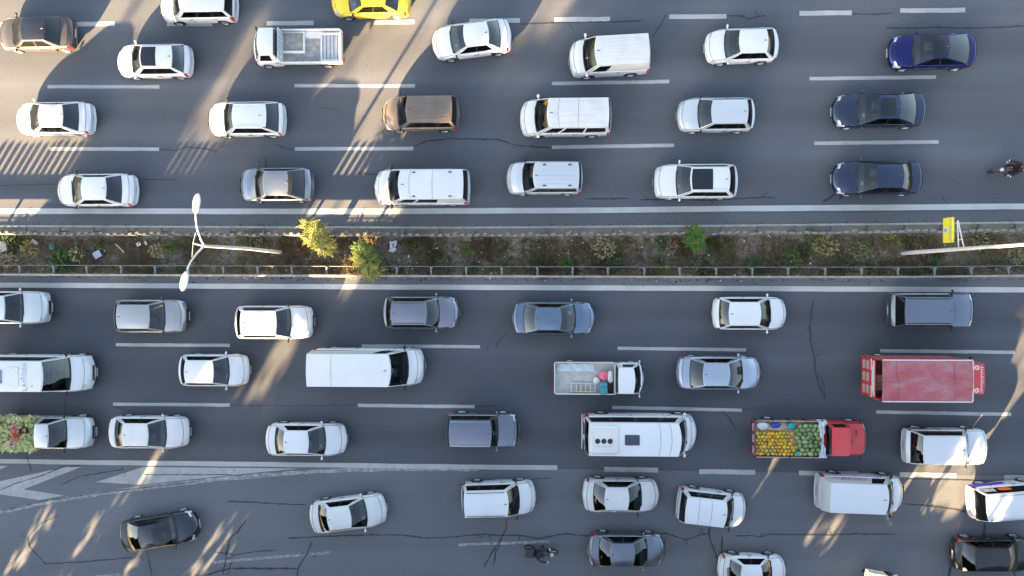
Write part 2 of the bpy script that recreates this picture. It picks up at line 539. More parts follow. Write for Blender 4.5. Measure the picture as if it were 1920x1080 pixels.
S_SEALS = [([(1526, 560), (1518, 610), (1520, 640), (1527, 670), (1528, 695), (1535, 720), (1547, 748)], 3), ([(1538, 703), (1545, 725), (1548, 748)], 2.5),
           ([(935, 615), (917, 640), (912, 660)], 1.6), ([(952, 622), (935, 640), (928, 658)], 1.8), ([(1352, 770), (1368, 785), (1381, 808)], 2.4),
           ([(430, 760), (560, 761), (671, 759)], 1.5), ([(890, 762), (932, 761)], 2), ([(1390, 768), (1440, 762)], 1.5), ([(121, 735), (123, 778)], 2),
           ([(18, 630), (18, 662)], 1.6), ([(1440, 762), (1490, 758)], 1.6), ([(212, 763), (235, 766)], 3), ([(700, 733), (960, 734)], 1)]
L_SEALS = [([(110, 966), (75, 982), (52, 1008), (55, 1025), (85, 1057), (150, 1054), (250, 1045)], 2), ([(462, 973), (445, 998), (430, 1010), (425, 1040), (418, 1078)], 3),
           ([(425, 940), (480, 942), (575, 947)], 2.4),
           ([(540, 1009), (600, 1006), (690, 1003), (750, 1003), (800, 1009), (850, 1007), (910, 1001), (930, 1004), (970, 1003), (1010, 1010), (1060, 1000),
             (1100, 1005), (1250, 1000), (1285, 1012), (1320, 1001), (1330, 1000)], 2.4),
           ([(1375, 1005), (1410, 1004), (1425, 1007), (1440, 1002), (1560, 1003), (1600, 1001), (1680, 1002)], 2.4),
           ([(948, 968), (949, 990), (940, 1008), (920, 1040), (907, 1065)], 2.6), ([(942, 1008), (930, 1035), (925, 1062)], 2.6),
           ([(1333, 985), (1328, 1000), (1335, 1020), (1347, 1052)], 3), ([(1355, 1005), (1352, 1052)], 4), ([(1690, 944), (1740, 948), (1790, 955), (1815, 961)], 2.4),
           ([(1847, 975), (1843, 1010)], 4.2), ([(1787, 1005), (1783, 1060), (1778, 1084)], 4.2), ([(400, 1035), (440, 1040), (480, 1034), (520, 1031)], 1.8),
           ([(585, 1015), (575, 1040), (560, 1062), (556, 1084)], 2.6), ([(380, 1080), (430, 1066), (530, 1066), (558, 1066)], 3.5),
           ([(0, 958), (90, 938), (200, 922), (370, 903)], 1.6), ([(113, 909), (150, 893), (230, 880), (230, 873)], 1.8),
           ([(0, 919), (30, 906), (75, 893), (120, 874.5), (152, 874)], 1.8), ([(270, 890), (430, 890), (450, 893)], 1.6), ([(275, 1033), (285, 1082)], 1.6),
           ([(1700, 898), (1800, 900), (1920, 904)], 1.8), ([(48, 851), (60, 885)], 2), ([(860, 909), (885, 906)], 2.4), ([(998, 899), (1035, 896)], 2)]
for seals, road in ((N_SEALS, road_n), (S_SEALS, road_s), (L_SEALS, slip)):
    for i, (pts, w) in enumerate(seals):
        mb_ = ribbon(pts, w * .92, 0.0085, 0.42, 6.0, True)
        if w > 1.7 and len(pts) > 3:                         # short spurs off the longer cracks
            for q_ in range(len(pts) // 2):
                a_ = rnd.choice(pts[1:-1]); an_ = rnd.uniform(0, 6.28); l_ = rnd.uniform(6, 20)
                sp_ = ribbon([a_, (a_[0] + math.cos(an_) * l_ * .5, a_[1] + math.sin(an_) * l_ * .4), (a_[0] + math.cos(an_ + .4) * l_, a_[1] + math.sin(an_ + .4) * l_ * .8)], w * .55, 0.0078, 0.6, 4.0, True)
                mb_.add(sp_.v, sp_.f)
        mb_.build('tar_seal', TAR if w > 1.7 else TAR_OLD, road)

# ------------------------------------------------------------------ central reservation
m, nt, bs = nodes_of('reservation_soil')
_f = tex(nt, 1.1, 8, 0.7)
_c = ramp(nt, _f, [(0.25, (0.125, 0.100, 0.075)), (0.5, (0.190, 0.155, 0.118)), (0.75, (0.265, 0.225, 0.175))])
_c = mix(nt, ramp(nt, tex(nt, 0.5, 4), [(0.52, (0,) * 3), (0.66, (0.55,) * 3)]), _c, (0.13, 0.135, 0.06))
_g = tex(nt, 30, 4, 0.8)
_c = mix(nt, 0.4, _c, ramp(nt, _g, [(0.3, (0.07, 0.06, 0.048)), (0.7, (0.34, 0.30, 0.25))]))
nt.links.new(_c, bs.inputs['Base Color']); bs.inputs['Roughness'].default_value = 0.95
bump(nt, bs, _g, 0.8, 0.04)
SOIL = m

y_top = lambda x: interp(UP_RAIL, x) + 1.5
y_bot = lambda x: interp(LO_RAIL, x) + 4
b = MB()
NX, NY = 300, 14
grid = []
for i in range(NX + 1):
    x = -420 + (2340 + 420) * i / NX
    for j in range(NY + 1):
        t = j / NY
        y = y_top(x) + (y_bot(x) - y_top(x)) * t
        if j == 0: y += rnd.uniform(-1.0, 1.0)
        if j == NY: y += rnd.uniform(-2.0, 4.0)
        p = G(x, y, 0.0)
        e = min(t, 1 - t) * 6
        p.z = 0.012 + min(1, e) * (0.05 + 0.10 * noise.noise(p * 0.9) + 0.05 * noise.noise(p * 3.1))
        grid.append(p)
fs = []
for i in range(NX):
    for j in range(NY):
        a = i * (NY + 1) + j
        fs.append((a, a + 1, a + NY + 2, a + NY + 1))
reserv = b.add(grid, fs).build('reservation_ground', SOIL, smooth=60)
tag(reserv, 'brown dry soil of the central reservation', kind='structure')


def soil_z(p):
    return 0.06 + 0.10 * noise.noise(Vector((p.x, p.y, 0)) * 0.9)


# weeds and dry grass nobody could count
G_DRY = leafy('grass_dry', [(0.3, (0.27, 0.21, 0.14)), (0.7, (0.46, 0.375, 0.255))], 2.0)
G_STRAW = leafy('grass_straw', [(0.3, (0.31, 0.265, 0.15)), (0.7, (0.46, 0.40, 0.25))], 2.0)
G_OLIVE = leafy('grass_olive', [(0.3, (0.20, 0.195, 0.09)), (0.7, (0.34, 0.32, 0.16))], 2.0)
G_GREEN = leafy('grass_green', [(0.3, (0.075, 0.11, 0.035)), (0.7, (0.15, 0.20, 0.07))], 2.0)
b = MB()
for k in range(24000):
    px = rnd.uniform(-120, 2040)
    t = rnd.random()
    py = y_top(px) + 19 + (y_bot(px) - y_top(px) - 25) * t
    p = G(px, py, 0)
    d1 = noise.noise(Vector((p.x * 0.55, p.y * 0.55, 3.0)))
    d2 = noise.noise(Vector((p.x * 0.8, p.y * 0.8, 9.0)))
    if d1 < -0.28 and rnd.random() < 0.6: continue
    mi = 0 if d2 < 0.10 else (1 if d2 < 0.22 else 2)
    if rnd.random() < 0.22: mi = rnd.choice((0, 1, 2))
    if d2 > 0.34 and rnd.random() < 0.6: mi = 3
    z = soil_z(p) - 0.03
    L = rnd.uniform(0.10, 0.34) * (0.7 + max(0, d1) * 1.3)
    for q in range(4):
        a = rnd.uniform(0, 6.283); le = rnd.uniform(0.6, 1.3) * L
        s = rnd.uniform(0.9, 1.7)
        tip = Vector((p.x + math.cos(a) * le * s * 0.8, p.y + math.sin(a) * le * s * 0.8, z + le * rnd.uniform(.15, .75)))
        w = rnd.uniform(0.007, 0.018)
        o = Vector((-math.sin(a) * w, math.cos(a) * w, 0))
        base = Vector((p.x + rnd.uniform(-.05, .05), p.y + rnd.uniform(-.05, .05), z))
        mid = (base + tip) * 0.5 + Vector((0, 0, le * 0.18))
        b.add([base - o, base + o, mid + o * 0.8, tip, mid - o * 0.8], [(0, 1, 2, 3, 4)], mi)
weeds = b.build('dry_grass', [G_DRY, G_STRAW, G_OLIVE, G_GREEN])
tag(weeds, 'dry brown and olive grass covering the central reservation', 'grass', kind='stuff')

SCRAP = plain('scrap_white', (0.62, 0.62, 0.60), 0.7)
b = MB()
for k in range(330):
    px = rnd.uniform(-60, 1980); py = y_top(px) + 6 + (y_bot(px) - y_top(px) - 2) * rnd.random()
    p = G(px, py, 0); p.z = soil_z(p) + rnd.uniform(0.03, 0.12)
    s = rnd.uniform(0.02, 0.055) * (1.6 if rnd.random() < 0.1 else 1)
    a = rnd.uniform(0, 6.28)
    c, s_ = math.cos(a) * s, math.sin(a) * s
    b.add([p + Vector((c, s_, 0)), p + Vector((-s_ * .7, c * .7, .01)), p + Vector((-c, -s_, 0.015)), p + Vector((s_ * .6, -c * .6, 0.0)),
           p + Vector((0, 0, -0.02))], [(0, 1, 2, 3), (1, 0, 4), (2, 1, 4), (3, 2, 4), (0, 3, 4)])
tag(b.build('litter_scraps', SCRAP), 'tiny white scraps of litter scattered in the dry grass', 'litter', kind='stuff')

# gravelly grit and leaf dirt washed against the rails
GRIT = plain('grit', (0.055, 0.052, 0.048), 0.95, var=0.4, scale=20)
b = MB()
for k in range(900):
    px = rnd.uniform(-60, 1980)
    if rnd.random() < 0.72: p = G(px, interp(LO_RAIL, px) + 3 + rnd.expovariate(0.45), 0)
    else: p = G(px, interp(UP_RAIL, px) - 3 - rnd.expovariate(0.8), 0)
    s = rnd.uniform(0.02, 0.09); q = rnd.uniform(.3, .8)
    b.add([(p.x - s, p.y, .001), (p.x, p.y - s * q, .001), (p.x + s, p.y, .001), (p.x, p.y + s * q, .001), (p.x, p.y, .012)], [(0, 1, 4), (1, 2, 4), (2, 3, 4), (3, 0, 4)])
tag(b.build('grit', GRIT), 'dark grit and leaf dirt lying along the guardrails', 'grit', kind='stuff')

# ------------------------------------------------------------------ guardrails
ZINC = plain('zinc', (0.34, 0.335, 0.32), 0.55, metal=0.25, var=0.3, scale=3)
ZINCD = plain('zinc_dull', (0.22, 0.215, 0.205), 0.7, metal=0.2, var=0.35, scale=4)
CONC = plain('blade_grey', (0.27, 0.265, 0.25), 0.85, var=0.5, scale=1.0)
WPROF = [(0.0, 0.45), (0.055, 0.49), (0.055, 0.53), (0.0, 0.575), (0.0, 0.635), (0.055, 0.68), (0.055, 0.72), (0.0, 0.762), (-0.055, 0.766)]
WPROF = [(d, .45 + (z - .45) * 1.3) for d, z in WPROF]


def guardrail(name, label, tab, side, spacer, blades):
    root = tag(empty(name, G(960, interp(tab, 960))), label, 'guardrail')
    o = root.location
    def at(X):                                          # the rail line in the world, by X
        lo, hi = -3000.0, 4200.0
        for _ in range(40):
            md = (lo + hi) / 2
            if G(md, interp(tab, md), 0.75).x < X: lo = md
            else: hi = md
        return G(lo, interp(tab, lo), 0.75).y
    X = -38.0
    seg = 3.86
    while X < 40:
        vs, fs = [], []
        n = 2
        for k in range(n + 1):
            xx = X + seg * k / n - (0.0 if k else 0.05)
            y = at(xx)
            off = 0.004 if (k == 0) else 0.0
            for (d, z) in WPROF: vs.append((xx - o.x, y + side * (d + off) - o.y, z))
        c = len(WPROF)
        for k in range(n):
            for j in range(c - 1):
                fs.append((k * c + j, k * c + j + 1, (k + 1) * c + j + 1, (k + 1) * c + j))
        MB().add(vs, fs).build('rail_beam', ZINC, root)
        vs, fs = [], []
        X += seg
    post = MB()
    post.box(-0.06, 0.06, -0.05, 0.05, -0.1, 0.82)
    post_me = post.mesh('post', ZINCD)
    arm = MB(); L = spacer
    arm.box(-0.045, 0.045, 0.03, L, 0.68, 0.78)
    arm_me = arm.mesh('spacer_arm', ZINCD)
    X = -36.6 + (0.35 if blades else 0.0)
    while X < 38:
        y = at(X)
        pp = link('post', post_me, root, (X - o.x, y - side * (L * 0.9) - o.y, 0), (0, 0, rnd.uniform(-.03, .03)))
        link('spacer_arm', arm_me, root, (X - o.x, y - o.y, rnd.uniform(0, .006)), (0, 0, (math.pi if side > 0 else 0) + rnd.uniform(-.10, .10)))
        X += 1.93
    vs, fs = [], []
    zr = 0.77
    b = MB()
    X = -38
    pts = []
    while X < 40: pts.append(Vector((X - o.x, at(X) - side * (L + 0.035) - o.y, zr))); X += 1.93
    b.tube(pts, 0.022, 5)
    b.build('back_rail', ZINCD, root)
    if blades:
        me = []
        for w in (0.20, 0.30):
            bl = MB()
            bl.add([(-w / 2, -.07, .82), (w / 2, -.05, .82), (w / 2, .06, .82), (-w / 2, .04, .82), (-w / 2, -.07, 1.46), (w / 2, -.05, 1.5), (w / 2, .06, 1.5), (-w / 2, .04, 1.46)],
                   [(3, 2, 1, 0), (4, 5, 6, 7), (0, 1, 5, 4), (1, 2, 6, 5), (2, 3, 7, 6), (3, 0, 4, 7)])
            me.append(bl.mesh('blade', CONC))
        X = -33.5
        while X < 34:
            y = at(X)
            if rnd.random() > 0.04:
                link('blade', me[1] if X > 12 else me[0], root, (X - o.x, y - side * 0.43 - o.y, 0), (rnd.uniform(-.04, .04), 0, rnd.uniform(-.06, .06)))
            X += 0.405
        b = MB()
        X = -38; pts = []
        while X < 40: pts.append(Vector((X - o.x, at(X) - side * 0.43 - o.y, 0.78))); X += 1.93
        b.tube(pts, 0.05, 6)
        b.build('blade_rail', ZINCD, root)
    return root


guardrail('guardrail', 'grey metal guardrail topped with a row of short blades along the upper carriageway', UP_RAIL, 1, 0.30, True)
guardrail('guardrail', 'pale metal guardrail with long spacer arms along the lower carriageway', LO_RAIL, -1, 0.50, False)
# ------------------------------------------------------------------ vehicles: one parametric body, every panel its own part
TYPES = {
    #        L    W     H    wb    rf   rr   rb   belt hoodnose hoodbase trunk rearz  roofw  k0    k1   box
    'sedan': dict(W=1.80, H=1.45, wb=.235, rf=.425, rr=.725, rb=.872, belt=.90, nose=.66, hood=.93, trunk=1.00, tail=.92, rw=.665, kf=.34, kr=.20, bx=0.0, wr=.32),
    'hatch': dict(W=1.78, H=1.49, wb=.240, rf=.420, rr=.835, rb=.945, belt=.92, nose=.68, hood=.95, trunk=.98, tail=.90, rw=.675, kf=.32, kr=.18, bx=0.0, wr=.32),
    'wagon': dict(W=1.80, H=1.48, wb=.245, rf=.405, rr=.865, rb=.955, belt=.92, nose=.68, hood=.95, trunk=.98, tail=.90, rw=.685, kf=.32, kr=.16, bx=0.0, wr=.32),
    'suv':   dict(W=1.84, H=1.66, wb=.245, rf=.405, rr=.865, rb=.960, belt=1.04, nose=.80, hood=1.07, trunk=1.06, tail=.98, rw=.70, kf=.28, kr=.14, bx=.3, wr=.36),
    'boxsuv': dict(W=1.90, H=1.82, wb=.270, rf=.360, rr=.930, rb=.970, belt=1.12, nose=.98, hood=1.14, trunk=1.12, tail=1.05, rw=.78, kf=.18, kr=.08, bx=.7, wr=.38),
    'mpv':   dict(W=1.82, H=1.82, wb=.215, rf=.365, rr=.945, rb=.985, belt=1.08, nose=.74, hood=1.06, trunk=1.08, tail=1.02, rw=.77, kf=.30, kr=.09, bx=.6, wr=.32),
    'van':   dict(W=1.94, H=1.97, wb=.165, rf=.305, rr=.955, rb=.988, belt=1.16, nose=.82, hood=1.12, trunk=1.16, tail=1.10, rw=.80, kf=.32, kr=.08, bx=.7, wr=.34),
    'bigvan': dict(W=2.04, H=2.62, wb=.125, rf=.245, rr=.972, rb=.992, belt=1.30, nose=.90, hood=1.24, trunk=1.30, tail=1.24, rw=.84, kf=.36, kr=.05, bx=.8, wr=.36),
    'cab':   dict(W=1.72, H=1.95, wb=.14, rf=.40, rr=.94, rb=.965, belt=1.15, nose=.85, hood=1.10, trunk=1.15, tail=1.15, rw=.80, kf=.26, kr=.03, bx=.7, wr=.30),
    'pickup': dict(W=1.80, H=1.76, wb=.205, rf=.315, rr=.445, rb=.480, belt=1.06, nose=.86, hood=1.07, trunk=1.02, tail=1.02, rw=.70, kf=.26, kr=.02, bx=.4, wr=.37),
}

_shared = {}


def wheel_meshes(r):
    key = ('wheel', round(r, 3))
    if key in _shared: return _shared[key]
    w = 0.10
    t = MB().lathe([(r * .62, -w * .8), (r * .70, -w), (r * .92, -w), (r, -w * .6), (r, w * .6), (r * .92, w), (r * .70, w), (r * .62, w * .8), (r * .62, -w * .8)], 22, 'y')
    rim = MB()
    rim.lathe([(r * .64, w * .86), (r * .60, w * .95), (r * .56, w * .7), (r * .56, -w * .6), (0.001, -w * .6)], 22, 'y')
    rim.lathe([(0.001, w * .78), (r * .17, w * .78), (r * .17, -w * .2)], 12, 'y')
    for k in range(5):
        M = Matrix.Rotation(2 * math.pi * k / 5, 4, 'Y')
        rim.add([(-.028, w * .60, r * .10), (.028, w * .60, r * .10), (.038, w * .74, r * .60), (-.038, w * .74, r * .60), (-.028, w * .3, r * .10), (.028, w * .3, r * .10), (.038, w * .45, r * .60), (-.038, w * .45, r * .60)],
                [(0, 1, 2, 3), (0, 4, 5, 1), (1, 5, 6, 2), (2, 6, 7, 3), (3, 7, 4, 0)], 0, M)
    _shared[key] = (t.mesh('wheel', RUBBER, 40), rim.mesh('rim', ALLOY, 40))
    return _shared[key]


def seat_mesh(mat):
    key = ('seat', mat.name)
    if key not in _shared:
        b = MB()
        b.box(-.05, .45, -.25, .25, .30, .46, b=.04)
        b.add([(-.20, -.25, .95), (-.08, -.25, .98), (.02, -.25, .44), (-.10, -.25, .40), (-.20, .25, .95), (-.08, .25, .98), (.02, .25, .44), (-.10, .25, .40)],
              [(0, 1, 2, 3), (7, 6, 5, 4), (0, 4, 5, 1), (1, 5, 6, 2), (3, 7, 4, 0)])
        b.box(-.22, -.12, -.13, .13, 1.0, 1.18, b=.03)
        _shared[key] = b.mesh('seat', mat, 40)
    return _shared[key]


def mirror_mesh(mat):
    key = ('mirror', mat.name)
    if key not in _shared:
        b = MB()
        b.blob((0.0, .12, .05), (.07, .10, .065), 10)
        b.box(-.03, .03, -.06, .08, -.01, .03)
        _shared[key] = b.mesh('mirror', mat, 50)
    return _shared[key]


def steering_mesh():
    if 'steer' not in _shared:
        b = MB()
        pts = [Vector((math.sin(t) * .07, math.cos(t) * .18, math.sin(t) * .16)) for t in [2 * math.pi * k / 14 for k in range(15)]]
        b.tube(pts, .016, 5, cap=False)
        b.box(-.02, .02, -.17, .17, -.02, .02)
        _shared['steer'] = b.mesh('steering_wheel', DARKPL)
    return _shared['steer']


def lerp(a, b, t): return a + (b - a) * t


def make_car(root, ty, L, mat, W=None, H=None, opts=None):
    """builds every part of a car under root; x forward, y left, origin on the road under its middle"""
    o = opts or {}
    T = dict(TYPES[ty])
    T.update(o.get('shape', {}))
    if W: T['W'] = W
    if H: T['H'] = H
    W, H = T['W'], T['H']
    wb, rf, rr, rb, belt, bx = T['wb'], T['rf'], T['rr'], T['rb'], T['belt'], T['bx']
    hw = W / 2
    X = lambda s: L * (0.5 - s)
    wr = T['wr']
    axf = o.get('axf', 0.88 / L if ty not in ('van', 'bigvan', 'cab') else (0.95 / L if ty != 'cab' else .40))
    axr = o.get('axr', 1 - (0.82 / L if ty in ('sedan', 'hatch', 'suv', 'wagon', 'mpv', 'boxsuv') else 1.0 / L))
    axles = [axf] + ([] if o.get('front_only') else [axr])
    ra = wr * 1.16
    # stations along the car
    st = {0, .010, .030, .055, .085, .12, wb * .75, wb, rb, .5, .955, .985, 1.0, .93 if rb < .92 else (rb + 1) / 2}
    nd = o.get('doors', 2)
    bp = lerp(rf, rr, .48) if ty not in ('van', 'bigvan', 'cab', 'pickup') else {'van': .34, 'bigvan': .29, 'cab': .90, 'pickup': .455}[ty]
    if ty == 'mpv': bp = .46
    d0 = wb + .015
    if ty in ('van', 'bigvan', 'cab'): d0 = wb + .02
    d2 = min(lerp(rr, rb, .3), axr - ra / L * .2) if ty not in ('van', 'bigvan') else min(.62, axr - .1)
    if ty in ('cab', 'pickup'): nd = 1
    st |= {d0, bp}
    if nd == 2: st |= {d2}
    for a in axles:
        for q in (-1.0, -.8, -.45, 0, .45, .8, 1.0): st.add(a + q * ra / L)
    st = sorted(s for s in st if 0 <= s <= 1)
    keep = [st[0]]
    must = {0.0, wb, rb, 1.0}
    for s in st[1:]:
        if s - keep[-1] < .006:
            if s in must: keep[-1] = s
            continue
        keep.append(s)
    st = keep
    nose, hood, trunk, tail = T['nose'], T['hood'], T['trunk'], T['tail']
    ztab = [(0, min(.52, nose - .12)), (.010, lerp(.56, nose, .55)), (.030, nose + .02), (.06, lerp(nose, hood, .35)), (wb * .6, lerp(nose, hood, .8)), (wb, hood), (rf, belt + .01), (rr, belt + .03), (rb, trunk), (.955, lerp(trunk, tail, .35)), (.985, tail), (1, tail - .10)]
    ztab = sorted(dict(ztab).items())
    wtab = [(0, lerp(.84, .93, bx)), (.02, lerp(.90, .97, bx)), (.08, lerp(.965, .99, bx)), (.18, 1), (.80, 1), (.93, .985), (.985, lerp(.93, .985, bx)), (1, lerp(.86, .96, bx))]
    kf, kr = T['kf'], T['kr']
    ktab = [(0, kf), (wb * .5, kf * .62), (wb, kf * .52), (.45, 0), (.6, 0), (rb, -kr * .6), (1, -kr)]
    btab = [(0, .40), (.012, .28), (.05, .22), (.2, .20), (.85, .22), (.97, .28), (1, .36)]

    def section(s):
        w = interp(wtab, s) * hw; zt = interp(ztab, s); k = interp(ktab, s); zb = interp(btab, s)
        if ty in ('boxsuv', 'pickup'): zb += .12
        for a in axles:
            d = abs(s - a) * L
            if d < ra: zb = max(zb, wr + math.sqrt(max(0, ra * ra - d * d)) * .97)
        cab_ = wb < s < rb
        zs = zt - (.035 if not cab_ else 0.0)
        hgt = max(.05, zs - zb)
        z3 = max(zb + .03, .30 + .35 * (zs - .30))
        e5, e6 = lerp(.955, .975, bx), lerp(.905, .935, bx)
        P = [(0, zb), (.80, zb), (.965, zb + min(.05, hgt * .2)), (1.0, max(z3, zb + hgt * .30)), (.992, zs - min(.13, hgt * .35)), (e5, zs - min(.03, hgt * .12)), (e6, zs), (.62, zt + .012), (.32, zt + .028), (0, zt + .034)]
        if cab_: P[7] = (.62, zt); P[8] = (.32, zt); P[9] = (0, zt)
        full = [(a * w, z) for a, z in P] + [(-a * w, z) for a, z in P[8:0:-1]]
        return [Vector((X(s) - k * (abs(y) / hw) ** 2.2, y, z)) for y, z in full]

    rings = [section(s) for s in st]
    NR = len(rings[0])
    parts = {}

    def put(key, quad):
        mb = parts.setdefault(key, MB())
        mb.add(quad, [tuple(range(len(quad)))])

    for i in range(len(st) - 1):
        sm = (st[i] + st[i + 1]) / 2
        for k in range(NR):
            c = k if k <= 8 else 17 - k
            side = 1 if k <= 8 else -1
            quad = [rings[i][k], rings[i + 1][k], rings[i + 1][(k + 1) % NR], rings[i][(k + 1) % NR]]
            quad = quad[::-1]
            key = 'body'
            if c >= 6:
                if wb < sm < rb: continue
                if .055 < sm < wb: key = 'hood'
                elif sm > rb: key = 'trunk_lid'
            if 4 <= c <= 5 and .012 < sm < .085 and ty != 'cab': key = ('headlight', side)
            if c == 6 and .03 < sm < .056: key = ('headlight', side)
            if 3 <= c <= 5 and .945 < sm < .99 and ty not in ('cab',): key = ('taillight', side)
            if ty in ('mpv', 'van', 'bigvan') and 4 <= c <= 5 and sm > .975: key = ('taillight', side)
            if c <= 3 and sm < .05: key = 'front_bumper'
            if c <= 2 and sm > .955 and ty not in ('cab',): key = 'rear_bumper'
            if 2 <= c <= 5 and key == 'body':
                if d0 < sm < bp: key = ('door', side, 0)
                elif nd == 2 and bp < sm < d2: key = ('door', side, 1)
            if c <= 1: key = 'underbody'
            put(key, quad)
    for ring, flip in ((rings[0], False), (rings[-1], True)):
        for k in range(9):
            q = [ring[k], ring[k + 1], ring[(NR - k - 1) % NR], ring[(NR - k) % NR]]
            if k == 0: q = [ring[0], ring[1], ring[NR - 1]]
            if k == 8: q = [ring[8], ring[9], ring[10]]
            put('front_bumper' if not flip else 'rear_bumper', q if flip else q[::-1])

    # greenhouse: a ring of body colour with openings for the panes
    e6 = lerp(.905, .935, bx)
    yr = hw * T['rw']
    he = H - .045
    def base_front(y):
        t = abs(y) / (e6 * hw)
        return Vector((X(wb) - interp(ktab, wb) * (abs(y) / hw) ** 2.2, y, hood + .034 - .034 * t - .035 * t ** 3))
    def base_rear(y):
        t = abs(y) / (e6 * hw)
        return Vector((X(rb) + kr * .6 * (abs(y) / hw) ** 2.2, y, trunk + .03 - .03 * t - .035 * t ** 3))
    kfr = kf * .58; krr = kr * .9
    def roof_front(y): return Vector((X(rf) - kfr * (abs(y) / hw) ** 2, y, he + .030 * (1 - (y / yr) ** 2)))
    def roof_rear(y): return Vector((X(rr) + krr * (abs(y) / hw) ** 2, y, he + .025 * (1 - (y / yr) ** 2) - (.03 if ty in ('hatch', 'suv') else 0)))
    vrows = [0, .075, .35, .68, .955, 1.0]
    uf = [-1, -.955, -.6, -.2, .2, .6, .955, 1]
    def pane_block(bf, rf_, name, sign, is_glass, opaque):
        for a in range(len(vrows) - 1):
            for j in range(len(uf) - 1):
                def P(v, u):
                    A = bf(u * e6 * hw); B = rf_(u * yr)
                    p = A.lerp(B, v)
                    p.x += sign * math.sin(math.pi * v) * .035 * (1 - u * u * .5); p.z += math.sin(math.pi * v) * .022
                    return p
                q = [P(vrows[a], uf[j]), P(vrows[a], uf[j + 1]), P(vrows[a + 1], uf[j + 1]), P(vrows[a + 1], uf[j])]
                if sign < 0: q = q[::-1]
                inner = 1 <= a <= 3 and 1 <= j <= len(uf) - 3
                put(name if (inner and is_glass) else (('cowl', sign) if (a == 0 and 1 <= j <= len(uf) - 3 and is_glass) else 'body'), q)
    pane_block(base_front, roof_front, 'windshield', 1, True, False)
    pane_block(base_rear, roof_rear, 'rear_window', -1, o.get('rear_glass', True), False)
    # sides
    wins = o.get('wins')
    if wins is None:
        if ty in ('sedan',): wins = [(.09, .46), (.50, .86)]
        elif ty in ('hatch', 'wagon', 'suv'): wins = [(.09, .42), (.46, .74), (.77, .92)]
        elif ty == 'boxsuv': wins = [(.07, .38), (.42, .68), (.72, .95)]
        elif ty == 'mpv': wins = [(.08, .36), (.40, .66), (.70, .94)]
        elif ty == 'van': wins = [(.07, .27), (.31, .62), (.65, .95)]
        elif ty == 'bigvan': wins = [(.06, .23)]
        elif ty == 'cab': wins = [(.12, .72)]
        elif ty == 'pickup': wins = [(.14, .80)]
    us = sorted({0, 1, *[u for w in wins for u in w], *(list(o.get('us', ())))})
    # keep long stretches smooth
    for side in (1, -1):
        A0, A1 = base_front(side * e6 * hw), base_rear(side * e6 * hw)
        B0, B1 = roof_front(side * yr), roof_rear(side * yr)
        srow = [0, .06, .5, .86, 1.0]
        def P(v, u):
            a = A0.lerp(A1, u); b_ = B0.lerp(B1, u)
            a.z = lerp(A0.z, A1.z, u); a.y = side * e6 * hw * interp(wtab, lerp(wb, rb, u))
            p = a.lerp(b_, v)
            p.y += side * math.sin(math.pi * v) * .018
            return p
        for a in range(len(srow) - 1):
            for j in range(len(us) - 1):
                q = [P(srow[a], us[j]), P(srow[a], us[j + 1]), P(srow[a + 1], us[j + 1]), P(srow[a + 1], us[j])]
                if side > 0: q = q[::-1]
                mid = (us[j] + us[j + 1]) / 2
                wi = [n for n, w in enumerate(wins) if w[0] - 1e-6 <= us[j] and us[j + 1] <= w[1] + 1e-6]
                if wi and 1 <= a <= 2: put(('side_window', side, wi[0]), q)
                elif 1 <= a <= 2 and wins[0][0] < mid < wins[-1][1] and ty not in ('van', 'cab', 'pickup'): put(('pillar', side, j), q)
                else: put('body', q)
    # roof panel
    nu, nv = 10, 8
    rg = []
    for i in range(nu + 1):
        for j in range(nv + 1):
            y = lerp(-yr, yr, j / nv)
            p = roof_front(y).lerp(roof_rear(y), i / nu)
            p.z += .045 * math.sin(math.pi * i / nu) * (1 - abs(y / yr) ** 3 * .9) + .012 * (1 - (y / yr) ** 4)
            rg.append(p)
    rfaces = [(i * (nv + 1) + j, i * (nv + 1) + j + 1, (i + 1) * (nv + 1) + j + 1, (i + 1) * (nv + 1) + j) for i in range(nu) for j in range(nv)]
    mb = MB().add(rg, [f[::-1] for f in rfaces])
    # make sure normals look up
    roofmat = o.get('roof_mat', mat)
    me = mb.mesh('roof', roofmat, 50)
    if me.polygons[0].normal.z < 0: me.flip_normals()
    roof = link('roof', me, root)

    def roof_pt(u, y, dz=0.0):
        p = roof_front(y).lerp(roof_rear(y), u)
        p.z += .045 * math.sin(math.pi * u) * (1 - abs(y / yr) ** 3 * .9) + .012 * (1 - (y / yr) ** 4) + dz
        return p

    gm = o.get('glass', GLASS); gr = o.get('glass_rear', GLASSD); gs = o.get('glass_side', GLASSS)
    trim = o.get('trim', mat)
    names = {'body': ('body', mat), 'hood': ('hood', mat), 'trunk_lid': ('trunk_lid' if ty in ('sedan',) else 'tailgate', mat), 'front_bumper': ('front_bumper', trim), 'rear_bumper': ('rear_bumper', trim),
             'underbody': ('underbody', DARKPL), 'windshield': ('windshield', gm), 'rear_window': ('rear_window', gr)}
    if ty == 'pickup': names['trunk_lid'] = ('bed_cover', DARKPL)
    made = {}
    for key, mbx in parts.items():
        if isinstance(key, tuple):
            nm = key[0]; mt = {'headlight': LENS, 'taillight': REDLENS, 'door': mat, 'side_window': gs, 'pillar': o.get('pillar', BLACK), 'cowl': DARKPL}[nm]
        else: nm, mt = names[key]
        if key == 'trunk_lid' and ty == 'pickup': continue
        me = mbx.mesh(nm, mt)
        # merge shared corners so that the panel shades as one curved sheet
        import bmesh
        bm = bmesh.new(); bm.from_mesh(me); bmesh.ops.remove_doubles(bm, verts=bm.verts, dist=.0008); 
        cen = Vector((0, 0, .55)); tot = 0.0
        if nm == 'body': bmesh.ops.recalc_face_normals(bm, faces=bm.faces)
